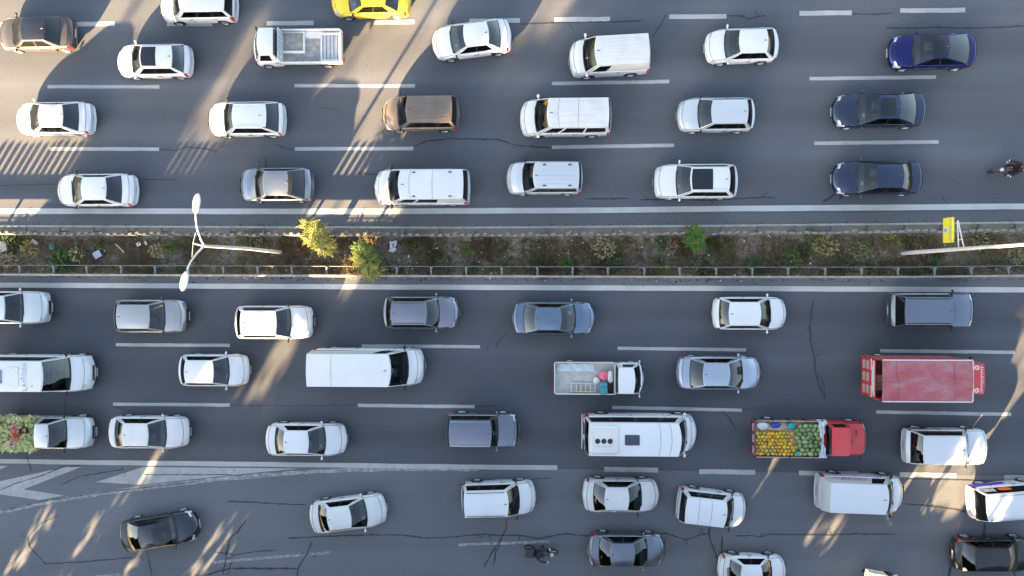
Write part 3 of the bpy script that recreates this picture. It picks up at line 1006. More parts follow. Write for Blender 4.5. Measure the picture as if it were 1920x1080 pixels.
        for f in bm.faces:
            c_ = f.calc_center_median(); d_ = c_ - Vector((c_.x * (.55 if nm not in ('windshield', 'rear_window') else 0), 0, .55))
            tot += f.calc_area() * f.normal.dot(d_)
        if tot < 0: bmesh.ops.reverse_faces(bm, faces=bm.faces)
        bm.to_mesh(me); bm.free()
        me.shade_smooth(); me.set_sharp_from_angle(angle=R(38))
        made[key] = link(nm, me, root)
    # dark shut lines round bonnet and boot, and down the door edges
    def line(pts, parent): MB().tube(pts, .011, 4, cap=False).build('shut_line', DARKPL, parent)
    ih = [i for i, s_ in enumerate(st) if .05 <= s_ <= wb + 1e-6]
    up = Vector((0, 0, .003))
    if len(ih) > 1 and 'hood' in made:
        i0 = ih[0] if st[ih[0]] > .052 else ih[1]
        seq = [rings[i][6] + up for i in ih[::-1] if i >= i0] + [rings[i0][k] + up for k in (7, 8, 9, 10, 11)] + [rings[i][12] + up for i in ih if i >= i0]
        line(seq, made['hood'])
    if ty == 'sedan' and 'trunk_lid' in made:
        it = [i for i, s_ in enumerate(st) if rb + .004 <= s_ <= .972]
        if it:
            line([rings[i][6] + up for i in it] + [rings[it[-1]][k] + up for k in (7, 8, 9, 10, 11)] + [rings[i][12] + up for i in it[::-1]], made['trunk_lid'])
    for key, ob in list(made.items()):
        if isinstance(key, tuple) and key[0] == 'door':
            ks = (6, 5, 4, 3) if key[1] > 0 else (12, 13, 14, 15)
            sd = d0 if key[2] == 0 else bp
            i_ = min(range(len(st)), key=lambda q: abs(st[q] - sd))
            line([rings[i_][k] + Vector((0, key[1] * .002, 0)) for k in ks], ob)
    # door handles
    hm = _shared.setdefault('handle', MB().box(-.09, .09, -.012, .025, -.015, .015, b=.006).mesh('handle', GREYPL))
    for key, ob in list(made.items()):
        if isinstance(key, tuple) and key[0] == 'door':
            s = (bp - .03) if key[2] == 0 else (d2 - .03)
            link('handle', hm, ob, (X(s), key[1] * hw * .992, belt - .14), (0, 0, 0 if key[1] > 0 else math.pi))
    # wheels
    tm, rm = wheel_meshes(wr)
    for a in axles:
        for side in (1, -1):
            w_ = link('wheel', tm, root, (X(a), side * (hw - .115), wr), (0, 0, 0 if side > 0 else math.pi))
            link('rim', rm, w_, (0, 0, 0), (0, rnd.uniform(0, 6), 0))
    # mirrors
    mm = mirror_mesh(o.get('mirror_mat', mat if rnd.random() < .75 else DARKPL))
    xm = X(lerp(wb, rf, .30)) if ty not in ('cab',) else X(.20)
    for side in (1, -1):
        link('mirror', mm, root, (xm, side * (hw * .985), belt + .01), (0, 0, 0 if side > 0 else math.pi), (1.2, 1, 1.4) if ty in ('van', 'bigvan') else ((.7, .8, 1.2) if ty == 'cab' else (.9, .95, .9)))
    # grille, number plates
    if ty != 'cab' or True:
        gb = MB().box(0, .02, -hw * .42, hw * .42, nose - .24, nose - .10, b=.015)
        gb.build('grille', DARKPL, root, loc=(X(0) - .014, 0, 0))
    pm = _shared.setdefault('plate', MB().box(0, .012, -.24, .24, 0, .10).mesh('number_plate', PLATE))
    link('number_plate', pm, root, (X(0) + .002, 0, .40))
    if not o.get('front_only'): link('number_plate', pm, root, (X(1) - .024, 0, .62))
    # wipers lying on the cowl
    wm = _shared.setdefault('wiper', MB().box(-.02, .02, -.28, .28, 0, .02).mesh('wiper', DARKPL))
    for y in (-.1 * W, .24 * W):
        p = base_front(y); link('wiper', wm, root, (p.x - .05, y, p.z + .035), (0, .25, .08))
    # interior
    tub = MB()
    xf, xr_ = X(wb) - .15, X(rb) + .05
    if ty == 'bigvan' or o.get('cargo'): xr_ = X(bp) - .3
    yi = hw * .84
    tub.add([(xf, -yi, .30), (xr_, -yi, .30), (xr_, yi, .30), (xf, yi, .30), (xf, -yi, belt - .06), (xr_, -yi, belt - .06), (xr_, yi, belt - .06), (xf, yi, belt - .06)],
            [(3, 2, 1, 0)[::-1], (0, 1, 5, 4), (2, 3, 7, 6), (1, 2, 6, 5), (3, 0, 4, 7)])
    tub.build('cabin_floor', SEATCL, root)
    db = MB()
    zf = hood - .05
    db.add([(xf + .10, -yi, zf), (xf + .10, yi, zf), (X(rf) + .38, yi, zf - .06), (X(rf) + .38, -yi, zf - .06), (X(rf) + .30, yi, zf - .32), (X(rf) + .30, -yi, zf - .32)],
           [(0, 3, 2, 1), (3, 5, 4, 2)])
    db.build('dashboard', o.get('dash', rnd.choice((DASHM, DASHM, DASH2)) if ty not in ('van', 'bigvan', 'mpv') else DASH2), root)
    pv = roof_front(0)
    MB().box(-.03, .03, -.11, .11, -.03, .03, b=.01).build('rear_view_mirror', GREYPL, root, loc=(pv.x + .10, 0, pv.z - .14))
    if rnd.random() < .5: MB().box(-.07, .07, -.10, .10, 0, .006).build('windshield_paper', PLATE, root, loc=(X(rf) + .52, rnd.choice((-.3, .3)), hood - .06))
    sm_ = seat_mesh(SEATBG if o.get('beige') else rnd.choice((SEATCL, SEATGR, SEATGR, SEATBG)))
    xs_ = X(lerp(rf, rr, .10)) - .45 if ty not in ('van', 'bigvan', 'cab') else X(rf) - .45
    if ty == 'cab': xs_ = X(rf) - .10
    zo = max(0, belt - .95)
    for y in (-.36, .36): link('seat', sm_, root, (xs_, y, zo), None, (1, .95, 1))
    if ty not in ('bigvan', 'cab', 'pickup') and not o.get('cargo'):
        link('rear_seat', sm_, root, (xs_ - .95, 0, zo), None, (1, hw * 3.0, .98))
    link('steering_wheel', steering_mesh(), root, (xs_ + .62, .36, .80 + zo))
    # roof furniture
    if o.get('sunroof'):
        u0, u1, fr = o['sunroof']
        vs, fs = [], []
        n = 5
        for i in range(n + 1):
            for j in range(n + 1): vs.append(roof_pt(lerp(u0, u1, i / n), lerp(-yr * fr, yr * fr, j / n), .009))
        fs = [(i * (n + 1) + j, i * (n + 1) + j + 1, (i + 1) * (n + 1) + j + 1, (i + 1) * (n + 1) + j) for i in range(n) for j in range(n)]
        me = MB().add(vs, fs).mesh('sunroof', SUNROOF, 50)
        if me.polygons[0].normal.z < 0: me.flip_normals()
        link('sunroof', me, root)
    if o.get('rails'):
        for side in (1, -1):
            pts = [roof_pt(u, side * yr * .90, dz) for u, dz in ((.04, .0), (.10, .055), (.5, .06), (.90, .055), (.96, .0))]
            MB().tube(pts, .017, 6).build('roof_rail', o.get('rail_mat', GREYPL), root, smooth=50)
    if o.get('blocks'):                                    # short mounting points of a rack
        for side in (1, -1):
            for u in (.22, .80):
                p = roof_pt(u, side * yr * .82, 0.0)
                MB().box(-.09, .09, -.03, .03, -.01, .03, b=.006).build('rack_mount', DARKPL, root, loc=p)
    if o.get('ribs'):
        n = o['ribs']
        for k in range(n):
            y = lerp(-yr * .68, yr * .68, k / (n - 1))
            pts = [roof_pt(u, y, .006) for u in (.12, .3, .5, .7, .9)]
            MB().tube(pts, .016, 5).build('roof_rib', roofmat, root, smooth=60)
    if o.get('seams'):
        for u in o['seams']:
            pts = [roof_pt(u, y * yr, .003) for y in (-.96, -.5, 0, .5, .96)]
            MB().tube(pts, .009, 4).build('roof_seam', GREYPL, root)
    if o.get('antenna', True) and ty != 'cab':
        p = roof_pt(.90 if ty in ('sedan', 'hatch', 'suv', 'wagon') else .06, 0, .0)
        MB().add([(-.08, -.02, 0), (.07, -.02, 0), (.07, .02, 0), (-.08, .02, 0), (-.075, 0, .06)], [(0, 1, 4), (1, 2, 4), (2, 3, 4), (3, 0, 4)]).build('antenna', o.get('ant_mat', GREYPL), root, loc=p)
    if o.get('spoiler'):
        b = MB()
        pts = []
        for y in (-1, -.5, 0, .5, 1):
            p = roof_rear(y * yr * .95); pts.append(p)
        vs = []
        for p in pts: vs += [p + Vector((.02, 0, .012)), p + Vector((-.20, 0, -.02)), p + Vector((-.17, 0, -.06))]
        fs = []
        for k in range(4): fs += [(k * 3, k * 3 + 1, k * 3 + 4, k * 3 + 3), (k * 3 + 1, k * 3 + 2, k * 3 + 5, k * 3 + 4)]
        me = b.add(vs, fs).mesh('spoiler', o.get('spoiler_mat', mat), 50)
        if me.polygons[0].normal.z < 0: me.flip_normals()
        link('spoiler', me, root)
    return roof_pt, X, yr, hw


def edge_z(ty, H):
    """heights at which the outline is read: near end, far front end, far rear end, near side, far side"""
    if ty in ('mpv', 'van', 'bigvan', 'boxsuv'): return .45, .70, H * .72, .45, H * .62
    return .45, .62, .85, .45, .85


def place(x0, x1, y0, y1, heading, ty, ang=0.0, H=None, Lmin=None):
    """where the vehicle stands, from the outline seen in the photograph"""
    Hh = H or TYPES[ty]['H']
    zn, zff, zfr, ysn, ysf = edge_z(ty, Hh)
    cx = (x0 + x1) / 2; cy = (y0 + y1) / 2
    NXp, NYp = 1005.0, 525.0
    left_far = x0 < NXp - 60; right_far = x1 > NXp + 60
    front_left = heading < 0
    def zx(is_left):
        far = left_far if is_left else right_far
        if is_left and x0 > NXp: far = False
        if not is_left and x1 < NXp: far = False
        if not far: return zn
        return zff if (is_left == front_left) else zfr
    xa = G(x0, cy, zx(True)).x; xb = G(x1, cy, zx(False)).x
    ya = G(cx, y0, ysf if cy < NYp else ysn).y
    yb = G(cx, y1, ysf if cy > NYp else ysn).y
    L = xb - xa
    Wd = TYPES[ty]['W']
    if ang: L = (L - Wd * abs(math.sin(R(ang))) * .75) / math.cos(R(ang))
    return Vector(((xa + xb) / 2, (ya + yb) / 2, 0)), L


def vehicle(name, label, cat, box, heading, ty, mat, ang=0.0, group=None, W=None, H=None, **opts):
    p, L = place(*box, heading, ty, ang, H)
    if 'L' in opts: L = opts.pop('L')
    if 'shift' in opts:
        p.x += opts['shift'][0]; p.y += opts['shift'][1]; opts.pop('shift')
    root = empty(name, p, (0 if heading > 0 else math.pi) + R(ang))
    tag(root, label, cat, group or ('vehicles queueing on the lower carriageway' if heading > 0 else 'vehicles queueing on the upper carriageway'))
    info = make_car(root, ty, L, mat, W, H, opts)
    return root, info, L
# ------------------------------------------------------------------ ordinary cars and vans, upper carriageway (driving left)
V = vehicle
V('sedan', 'dark bronze sedan lit golden along its side at the top left corner', 'car', (-3, 146, 28, 99), -1, 'sedan', BRONZE, mirror_mat=DARKPL, roof_mat=BLACKG)  # roof colour darker and bluer than the body, standing in for reflected sky
V('hatchback', 'white hatchback with a black sunroof and red tail lights, above the first long dash', 'car', (220, 363, 82, 147), -1, 'hatch', WHITE, sunroof=(.02, .50, .86))
V('minivan', 'white minivan cut off by the top edge, left of the flatbed truck', 'van', (300, 447, -27, 44), -1, 'mpv', WHITE3, H=1.7, beige=True)
V('taxi', 'bright yellow taxi at the top edge', 'taxi', (621, 771, -34, 34), -1, 'sedan', YELLOW)
V('sedan', 'white sedan turned slightly, its rear higher, beside a long streak of sunlight', 'car', (808, 961, 33, 115), -1, 'sedan', WHITE, ang=6.5, mirror_mat=DARKPL)
V('cargo_van', 'white windowless cargo van in the top row, nose dipping to the left', 'van', (1065, 1223, 69, 142), -1, 'van', WHITE4, ang=2.5, H=1.9, wins=[(.07, .30)], cargo=True, rear_glass=False, ribs=7)
V('sedan', 'white car with red tail lights between the cargo van and the navy sedan', 'car', (1319, 1461, 52, 120), -1, 'hatch', WHITE, ang=1.0, shape=dict(rb=.93, rr=.80))
V('sedan', 'navy blue sedan with a black glass roof, rightmost of the top row', 'car', (1663, 1832, 62, 131), -1, 'sedan', NAVY, roof_mat=SUNROOF, shape=dict(rr=.60, rb=.90))

V('sedan', 'white sedan with its rear window dark, at the far left standing in sunlight', 'car', (30, 180, 189, 256), -1, 'sedan', WHITE3)
V('crossover', 'white crossover with a wrapped dark rear window, left of the brown van', 'car', (392, 537, 191, 257), -1, 'suv', WHITE, H=1.6, spoiler=True, rails=True, rail_mat=WHITE, shape=dict(rr=.79, rb=.955))
V('minivan', 'brown ribbed-roof minivan lit by a streak of sun', 'van', (716, 861, 179, 246), -1, 'mpv', BROWN, ribs=6, beige=True, mirror_mat=DARKPL)
V('passenger_van', 'long white passenger van with dark side windows in the second row', 'van', (974, 1148, 183, 257), -1, 'van', WHITE4, seams=(.17, .50), ribs=4)
V('estate_car', 'silver estate car between the white passenger van and the black sedan', 'car', (1268, 1416, 183, 248), -1, 'wagon', SILVER, mirror_mat=DARKPL)
V('sedan', 'black sedan with a blue-tinted glass roof, directly below the navy sedan', 'car', (1558, 1737, 173, 241), -1, 'sedan', BLACKB, sunroof=(.10, .78, .80), shape=dict(rr=.66, rb=.88))

V('sedan', 'white sedan next to the median at far left, left of the street lamp', 'car', (107, 260, 326, 387), -1, 'sedan', WHITE)
V('crossover', 'grey and black crossover right of the street lamp arms', 'car', (451, 589, 316, 378), -1, 'suv', GREYM, H=1.58, spoiler=True, spoiler_mat=BLACK, mirror_mat=BLACK, shape=dict(rr=.74, rb=.93))
V('passenger_van', 'white passenger van whose nose meets the sunlit patch beside the two yellow-green trees', 'van', (701, 882, 314, 387), -1, 'van', WHITE3, seams=(.16, .52), blocks=True, wins=[(.07, .27), (.31, .60)])
V('minivan', 'silver minivan with a plain roof, nearest the median at the middle', 'van', (949, 1093, 302, 365), -1, 'mpv', SILVER, ribs=5, blocks=True, W=1.76, mirror_mat=DARKPL)
V('crossover', 'white crossover with a black sunroof next to the median, right of the middle', 'car', (1224, 1383, 306, 375), -1, 'suv', WHITE, H=1.62, sunroof=(.02, .56, .84), rails=True, rail_mat=WHITE)
V('sedan', 'black sedan with blue sky in its roof, beside the motorcycle', 'car', (1558, 1730, 302, 366), -1, 'sedan', BLACKB)

# ------------------------------------------------------------------ lower carriageway (driving right)
V('crossover', 'silver-white crossover with a sunroof, cut by the left edge under the median', 'car', (-62, 98, 546, 607), 1, 'suv', SILVER, H=1.6, sunroof=(.25, .72, .6))
V('crossover', 'grey crossover with a pale plain roof below the street lamp head', 'car', (214, 355, 564, 621), 1, 'suv', GREYW, H=1.6, mirror_mat=BLACK, trim=DARKPL)
V('crossover', 'white crossover with a dark interior in front of a short streak of sunlight', 'car', (441, 590, 573, 635), 1, 'suv', WHITE4, H=1.58, mirror_mat=BLACK)
V('hatchback', 'grey-violet compact car with roof bars next to the lower guardrail', 'car', (718, 862, 555, 617), 1, 'wagon', GREYV, rails=True)
V('sedan', 'steel blue sedan at the middle of the lane below the median', 'car', (962, 1116, 566, 627), 1, 'sedan', STEELB)
V('hatchback', 'white hatchback alone in the lane below the median, right of the middle', 'car', (1335, 1475, 556, 619), 1, 'hatch', WHITE)
V('off_roader', 'dark grey off-roader with black roof bars above the red box truck', 'car', (1661, 1822, 550, 614), 1, 'boxsuv', GREYB, rails=True, rail_mat=DARKPL, mirror_mat=DARKPL, W=1.85)

V('hatchback', 'small white hatchback between the lettered minibus and the long white van', 'car', (334, 470, 663, 725), 1, 'hatch', WHITE3)
V('panel_van', 'very long white panel van with a bare roof', 'van', (576, 798, 650, 727), 1, 'bigvan', WHITE, wins=[(.06, .22)], cargo=True, rear_glass=False, seams=(.70,), mirror_mat=DARKPL)
V('sedan', 'silver-blue sedan left of the red box truck', 'car', (1268, 1427, 667, 731), 1, 'sedan', SILVERB)

V('sedan', 'white car with a small rear window behind the flower-laden pickup', 'car', (203, 358, 779, 841), 1, 'hatch', WHITE4, shape=dict(rr=.74, rb=.90))
V('sedan', 'white sedan just above the tip of the painted gore line', 'car', (498, 652, 791, 856), 1, 'sedan', WHITE)
V('off_roader', 'dark grey square off-roader with white roof bars', 'car', (834, 973, 776, 836), 1, 'boxsuv', GREYB, rails=True, rail_mat=CHROME, trim=DARKPL, W=1.82)
V('off_roader', 'white four-wheel drive wagon with a dark rear window, right of the red melon truck', 'car', (1688, 1848, 800, 873), 1, 'boxsuv', WHITE3, H=1.78, shape=dict(rr=.88, rb=.965, rf=.38), rails=False)

V('minivan', 'white minivan with roof rack bars on the slip lane, its roof plain', 'van', (863, 1006, 897, 972), 1, 'mpv', WHITE, ang=2.0, rails=True, rail_mat=DARKPL, mirror_mat=DARKPL)
V('sedan', 'white sedan straight above the grey-blue sedan at the bottom', 'car', (1092, 1236, 895, 961), 1, 'sedan', WHITE4)
V('minivan', 'white minivan turned nose down with three side windows', 'van', (1266, 1402, 913, 991), 1, 'mpv', WHITE, ang=-6.0, seams=(.37, .68), mirror_mat=DARKPL, wins=[(.10, .38), (.44, .66), (.72, .90)])
V('cargo_van', 'white cargo van with red lettering on its side near the lower right', 'van', (1526, 1695, 887, 962), 1, 'van', WHITE3, ang=-1.5, wins=[(.07, .27)], cargo=True, rear_glass=False, mirror_mat=DARKPL)
V('minivan', 'white minivan with blue and orange stickers cut by the right edge', 'van', (1810, 1962, 897, 979), 1, 'mpv', WHITE, ang=5.0, rails=True, rail_mat=GREYM)
V('sedan', 'white sedan angled upwards on the slip road, in front of a thin streak of sun', 'car', (578, 729, 924, 1000), 1, 'sedan', WHITE4, ang=7.5)
V('sedan', 'black sedan angled on the slip road with a sunroof, lower left', 'car', (221, 378, 956, 1034), 1, 'sedan', BLACKG, ang=9.5, sunroof=(.02, .26, .75), shape=dict(rr=.68, rb=.88))
V('sedan', 'grey-blue sedan near the bottom edge, right of the motorcycle', 'car', (1102, 1247, 997, 1064), 1, 'sedan', GREYB)
V('sedan', 'white sedan cut by the bottom edge, right of the grey-blue sedan', 'car', (1345, 1474, 1038, 1104), 1, 'sedan', WHITE, beige=True)
V('hatchback', 'black hatchback at the bottom right corner', 'car', (1781, 1940, 1004, 1074), 1, 'hatch', BLACK, ang=1.0)
# ------------------------------------------------------------------ trucks, minibuses and what they carry
def graft(root, ty, L, mat, dx, **opts):
    """a cab built like a car body, moved along the truck and hung under the truck itself"""
    W = opts.pop('W', None); H = opts.pop('H', None)
    tmp = empty('tmp')
    info = make_car(tmp, ty, L, mat, W, H, opts)
    for c in list(tmp.children):
        c.parent = root
        c.location = Vector(c.location) + Vector((dx, 0, 0))
    bpy.data.objects.remove(tmp)
    return info[0]


def rear_wheels(root, x, hw, r=.32):
    tm, rm = wheel_meshes(r)
    for side in (1, -1):
        w_ = link('wheel', tm, root, (x, side * (hw - .13), r), (0, 0, 0 if side > 0 else math.pi), (1, 1.4, 1))
        link('rim', rm, w_)


def thing_at(root, name, label, cat, x, y, z, group=None, rz=0.0):
    """a loose thing carried by a truck: top-level, standing where the load bed puts it"""
    M = Matrix.Translation(root.location) @ Matrix.Rotation(root.rotation_euler.z, 4, 'Z')
    p = M @ Vector((x, y, z))
    o = empty(name, p, root.rotation_euler.z + rz)
    return tag(o, label, cat, group)


def truck_root(name, label, cat, xr, zr, xf, zf, cy, zc, heading):
    """xr, xf: pixels of the rear and the front end, cy: pixel of the middle line"""
    a = G(xr, cy, zr); b = G(xf, cy, zf); c = G((xr + xf) / 2, cy, zc)
    root = empty(name, ((a.x + b.x) / 2, c.y, 0), 0 if heading > 0 else math.pi)
    tag(root, label, cat, 'vehicles queueing on the lower carriageway' if heading > 0 else 'vehicles queueing on the upper carriageway')
    return root, abs(b.x - a.x)


BEDGREY = plain('bed_floor', (0.34, 0.325, 0.30), 0.8, var=0.35, scale=4)
BEDWHITE = plain('bed_white', (0.70, 0.70, 0.68), 0.6, var=0.14, scale=3)

# --- white flatbed truck, upper carriageway
root, L = truck_root('flatbed_truck', 'white flatbed truck with a slotted headboard in the top row', 'truck', 641, .9, 475, .8, 88, .95, -1)
W = 1.78
cabL = 1.62
graft(root, 'cab', cabL, WHITE, L / 2 - cabL / 2, W=W, front_only=True, mirror_mat=DARKPL)
xb0, xb1 = -L / 2, L / 2 - cabL - .06
b = MB().box(xb0 + .1, L / 2 - .5, -.38, .38, .36, .62); b.build('chassis', DARKPL, root)
MB().box(xb0, xb1, -W / 2, W / 2, .72, .80).build('bed_floor', BEDGREY, root)
for s in (1, -1):
    MB().box(xb0 + .05, xb1, s * W / 2 - .025, s * W / 2 + .025, .803, 1.16, b=.008).build('side_board', WHITE, root)
MB().box(xb0 - .03, xb0 + .03, -W / 2 + .03, W / 2 - .03, .803, 1.16, b=.008).build('tail_board', WHITE, root)
hb = MB()
for z0, z1 in ((.803, 1.05), (1.22, 1.30), (1.48, 1.58)): hb.box(xb1 + .005, xb1 + .055, -W / 2 + .03, W / 2 - .03, z0, z1)
for k in range(7):
    y = -W / 2 + .05 + k * (W - .16) / 6
    hb.box(xb1 + .012, xb1 + .05, y, y + .07, 1.051, 1.478)
hb.build('headboard', WHITE, root)
rear_wheels(root, xb0 + .95, W / 2)
for s in (1, -1): MB().box(-.02, .02, -.16, .16, 0, .10).build('taillight', REDLENS, root, loc=(xb0 - .05, s * .66, .58))
t = thing_at(root, 'metal_tray', 'shallow white metal tray at the front of the flatbed', 'tray', xb1 - .62, -.30, .803)
MB().box(-.52, .52, -.50, .50, 0, .03).build('base', BEDGREY, t)
for (x0, x1, y0, y1) in ((-.60, .60, .50, .62), (-.60, .60, -.53, -.50), (-.60, -.52, -.50, .50)):
    MB().box(x0, x1, y0, y1, 0, .14).build('rim', BEDWHITE, t)
t = thing_at(root, 'white_plank', 'white plank lying along the upper side of the flatbed', 'plank', xb0 + 1.62, -.68, .803)
MB().box(-.52, .52, -.17, .17, 0, .06, b=.01).build('board', BEDWHITE, t)
t = thing_at(root, 'slatted_frame', 'pale metal frame with four slats at the tail of the flatbed', 'frame', xb0 + .62, .02, .803)
for (x0, x1, y0, y1) in ((-.55, -.42, -.80, .80), (.46, .55, -.80, .80), (-.42, .46, .66, .80), (-.42, .46, -.80, -.66)):
    MB().box(x0, x1, y0, y1, .02, .12).build('rail', BEDWHITE, t)
for k in range(4):
    x = -.37 + k * .205
    MB().box(x, x + .17, -.655, .655, .05, .09).build('slat', plain('slat_grey', (.42, .44, .47), .6), t)

# --- white pickup with a ladder, lower carriageway
root, L = truck_root('pickup_truck', 'white pickup truck carrying a ladder and bags', 'truck', 1040, .9, 1208, .8, 709, .95, 1)
W = 1.70
graft(root, 'cab', cabL, WHITE, L / 2 - cabL / 2, W=W, H=1.9, front_only=True)
xb0, xb1 = -L / 2, L / 2 - cabL - .05
MB().box(xb0 + .1, L / 2 - .5, -.38, .38, .36, .62).build('chassis', DARKPL, root)
MB().box(xb0, xb1, -W / 2, W / 2, .70, .78).build('bed_floor', plain('bed_dusty', (.46, .45, .42), .85, var=.2, scale=3), root)
for s in (1, -1): MB().box(xb0 + .04, xb1, s * W / 2 - .022, s * W / 2 + .022, .783, 1.13, b=.007).build('side_board', WHITE2, root)
MB().box(xb0 - .03, xb0 + .02, -W / 2 + .025, W / 2 - .025, .783, 1.13, b=.007).build('tail_board', WHITE2, root)
MB().box(xb1 + .005, xb1 + .04, -W / 2 + .025, W / 2 - .025, .783, 1.45, b=.007).build('headboard', WHITE, root)
rear_wheels(root, xb0 + .85, W / 2)
for s in (1, -1): MB().box(-.02, .02, -.16, .16, 0, .10).build('taillight', REDLENS, root, loc=(xb0 - .05, s * .62, .56))
ALU = plain('ladder_aluminium', (.62, .58, .50), .45, metal=.3)
t = thing_at(root, 'ladder', 'short aluminium ladder lying in the white pickup bed', 'ladder', xb0 + 1.55, -.52, .83, rz=-.03)
for y in (-.22, .22): MB().box(-.72, .72, y - .025, y + .025, 0, .07).build('stile', ALU, t)
for k in range(6): MB().box(-.66 + k * .255, -.61 + k * .255, -.195, .195, .015, .055).build('rung', ALU, t)
t = thing_at(root, 'yellow_lath', 'thin yellow lath beside the ladder in the pickup bed', 'lath', xb0 + 1.70, -.78, .80)
MB().box(-.5, .5, -.03, .03, 0, .03).build('lath', plain('lath_yellow', (.62, .48, .05), .6), t)
t = thing_at(root, 'plastic_bag', 'pink plastic bag behind the white pickup cab', 'bag', xb1 - .52, .14, .80)
MB().blob((0, 0, .22), (.30, .26, .24), 12, jit=.09).build('bag', plain('bag_pink', (.75, .16, .22), .35, var=.25, scale=5), t, smooth=60)
t = thing_at(root, 'sack', 'white grey-spotted sack beside the pink bag', 'sack', xb1 - .20, .10, .80)
MB().blob((0, 0, .24), (.17, .34, .26), 12, jit=.08).build('sack', plain('sack_white', (.62, .63, .62), .6, var=.3, scale=7), t, smooth=60)
t = thing_at(root, 'sack', 'small bluish white bag between the ladder and the pink bag', 'sack', xb1 - .92, -.12, .80)
MB().blob((0, 0, .13), (.20, .20, .15), 12, jit=.14).build('sack', BEDWHITE, t, smooth=60)
t = thing_at(root, 'sheeting', 'pale blue sheeting folded along the upper side of the pickup bed', 'sheet', xb0 + 1.15, .56, .783)
b = MB()
for k in range(24):
    for j in range(5): b.v.append((-1.0 + k * .087, -.22 + j * .1, .03 + .03 * math.sin(k * .9 + j) + rnd.uniform(0, .02)))
for k in range(23):
    for j in range(4): b.f.append([k * 5 + j, (k + 1) * 5 + j, (k + 1) * 5 + j + 1, k * 5 + j + 1]); b.m.append(0)
b.build('sheet', plain('sheet_blue', (.55, .63, .66), .5, var=.15), t, smooth=60)
TEAL = plain('teal_plastic', (.04, .33, .40), .4)
t = thing_at(root, 'plastic_chair', 'teal plastic chair lying behind the white pickup cab', 'chair', xb1 - .55, -.46, .80)
MB().box(-.20, .20, -.02, .24, .20, .25, b=.02).build('seat', TEAL, t)
for k in range(4): MB().box(-.19 + k * .105, -.12 + k * .105, -.36, -.02, .30, .33).build('slat', TEAL, t)
MB().box(-.20, .20, -.40, -.362, .29, .34).build('top_rail', TEAL, t)
for x in (-.18, .18):
    for y in (0, .2): MB().box(x - .025, x + .025, y - .025, y + .025, 0, .199).build('leg', TEAL, t)
t = thing_at(root, 'crate', 'black crate in the lower front corner of the pickup bed', 'crate', xb1 - .18, -.55, .783)
b = MB(); b.box(-.15, .15, -.26, .26, 0, .03)
for (x0, x1, y0, y1) in ((-.15, -.13, -.26, .26), (.13, .15, -.26, .26), (-.13, .13, -.26, -.24), (-.13, .13, .24, .26)): b.box(x0, x1, y0, y1, .031, .24)
b.build('crate_body', DARKPL, t)

# --- red box truck
root, L = truck_root('box_truck', 'large red box truck with a faded pink roof', 'truck', 1613, .7, 1851, 2.0, 714, 2.9, 1)
PINK = plain('tarp_red', (.50, .10, .115), .7)
m_, nt, bs = nodes_of('tarp_faded')
_a = tex(nt, 1.6, 7, .7, (.6, 1, 1)); _c = ramp(nt, _a, [(.30, (.34, .058, .070)), (.50, (.36, .105, .125)), (.68, (.335, .19, .21))])
nt.links.new(_c, bs.inputs['Base Color']); bs.inputs['Roughness'].default_value = .7
bump(nt, bs, tex(nt, 3.0, 5, .6, (1, .4, 1)), .6, .05)
TARP = m_
bl = G(1823, 700, 3.0).x - root.location.x
x0 = -L / 2
yc = 0.0
HW = 1.03
MB().box(x0 + .2, L / 2 - .4, -.42, .42, .48, .78).build('chassis', DARKPL, root)
MB().box(x0 + .02, bl, -HW, HW, .80, .90).build('load_floor', BEDGREY, root)
for s in (1, -1):
    for k in range(7):                                   # side planks
        z = .92 + k * .27
        MB().box(x0 + .06, bl, s * HW - .03, s * HW + .03, z, z + .25, b=.01).build('side_plank', RED if k % 3 else REDDK, root)
    for k in range(6):
        x = lerp(x0 + .25, bl - .2, k / 5)
        MB().box(x - .035, x + .035, s * (HW + .033) - .018, s * (HW + .033) + .018, .72, 2.90).build('side_post', plain('post_rust', (.30, .16, .13), .8, var=.4), root)
MB().box(bl - .01, bl + .04, -HW + .04, HW - .04, .92, 2.93).build('front_wall', RED, root)
MB().box(x0, x0 + .05, -HW + .04, HW - .04, .84, 2.28, b=.01).build('tail_door', RED, root)
for k in range(3):
    for j in range(2):
        MB().box(-.012, 0, -.22, .22, 0, .26).build('door_panel', plain('panel_grey', (.40, .37, .34) if j == 0 else (.34, .10, .11), .6), root, loc=(x0 - .001, -.64 + k * .64, .98 + j * .42))
for y in (-.70, .70): MB().box(-.012, 0, -.30, .30, 0, .10).build('white_bar', BEDWHITE, root, loc=(x0 - .001, y, 1.86))
arc = MB()
for k in range(10):
    t0, t1 = -1 + .2 * k, -.8 + .2 * k
    f = lambda t: 2.10 - .16 * (1 - t * t) ** 1.5
    arc.add([(x0 - .010, t0 * .92, f(t0)), (x0 - .010, t1 * .92, f(t1)), (x0 - .010, t1 * .92, 2.24), (x0 - .010, t0 * .92, 2.24)], [(0, 1, 2, 3)])
arc.build('white_arch', BEDWHITE, root)
vs, fs = [], []
n, mr = 22, 10
for i in range(n + 1):
    for j in range(mr + 1):
        x = lerp(x0 + .02, bl + .05, i / n); y = lerp(-HW - .03, HW + .03, j / mr)
        vs.append((x, y, 2.96 + .05 * (1 - (y / HW) ** 2) + .018 * noise.noise(Vector((x * 2, y * 3, 1)))))
fs = [(i * (mr + 1) + j, (i + 1) * (mr + 1) + j, (i + 1) * (mr + 1) + j + 1, i * (mr + 1) + j + 1) for i in range(n) for j in range(mr)]
MB().add(vs, fs).build('roof_tarp', TARP, root, smooth=70)
ROPE = plain('rope', (.30, .20, .18), .9)
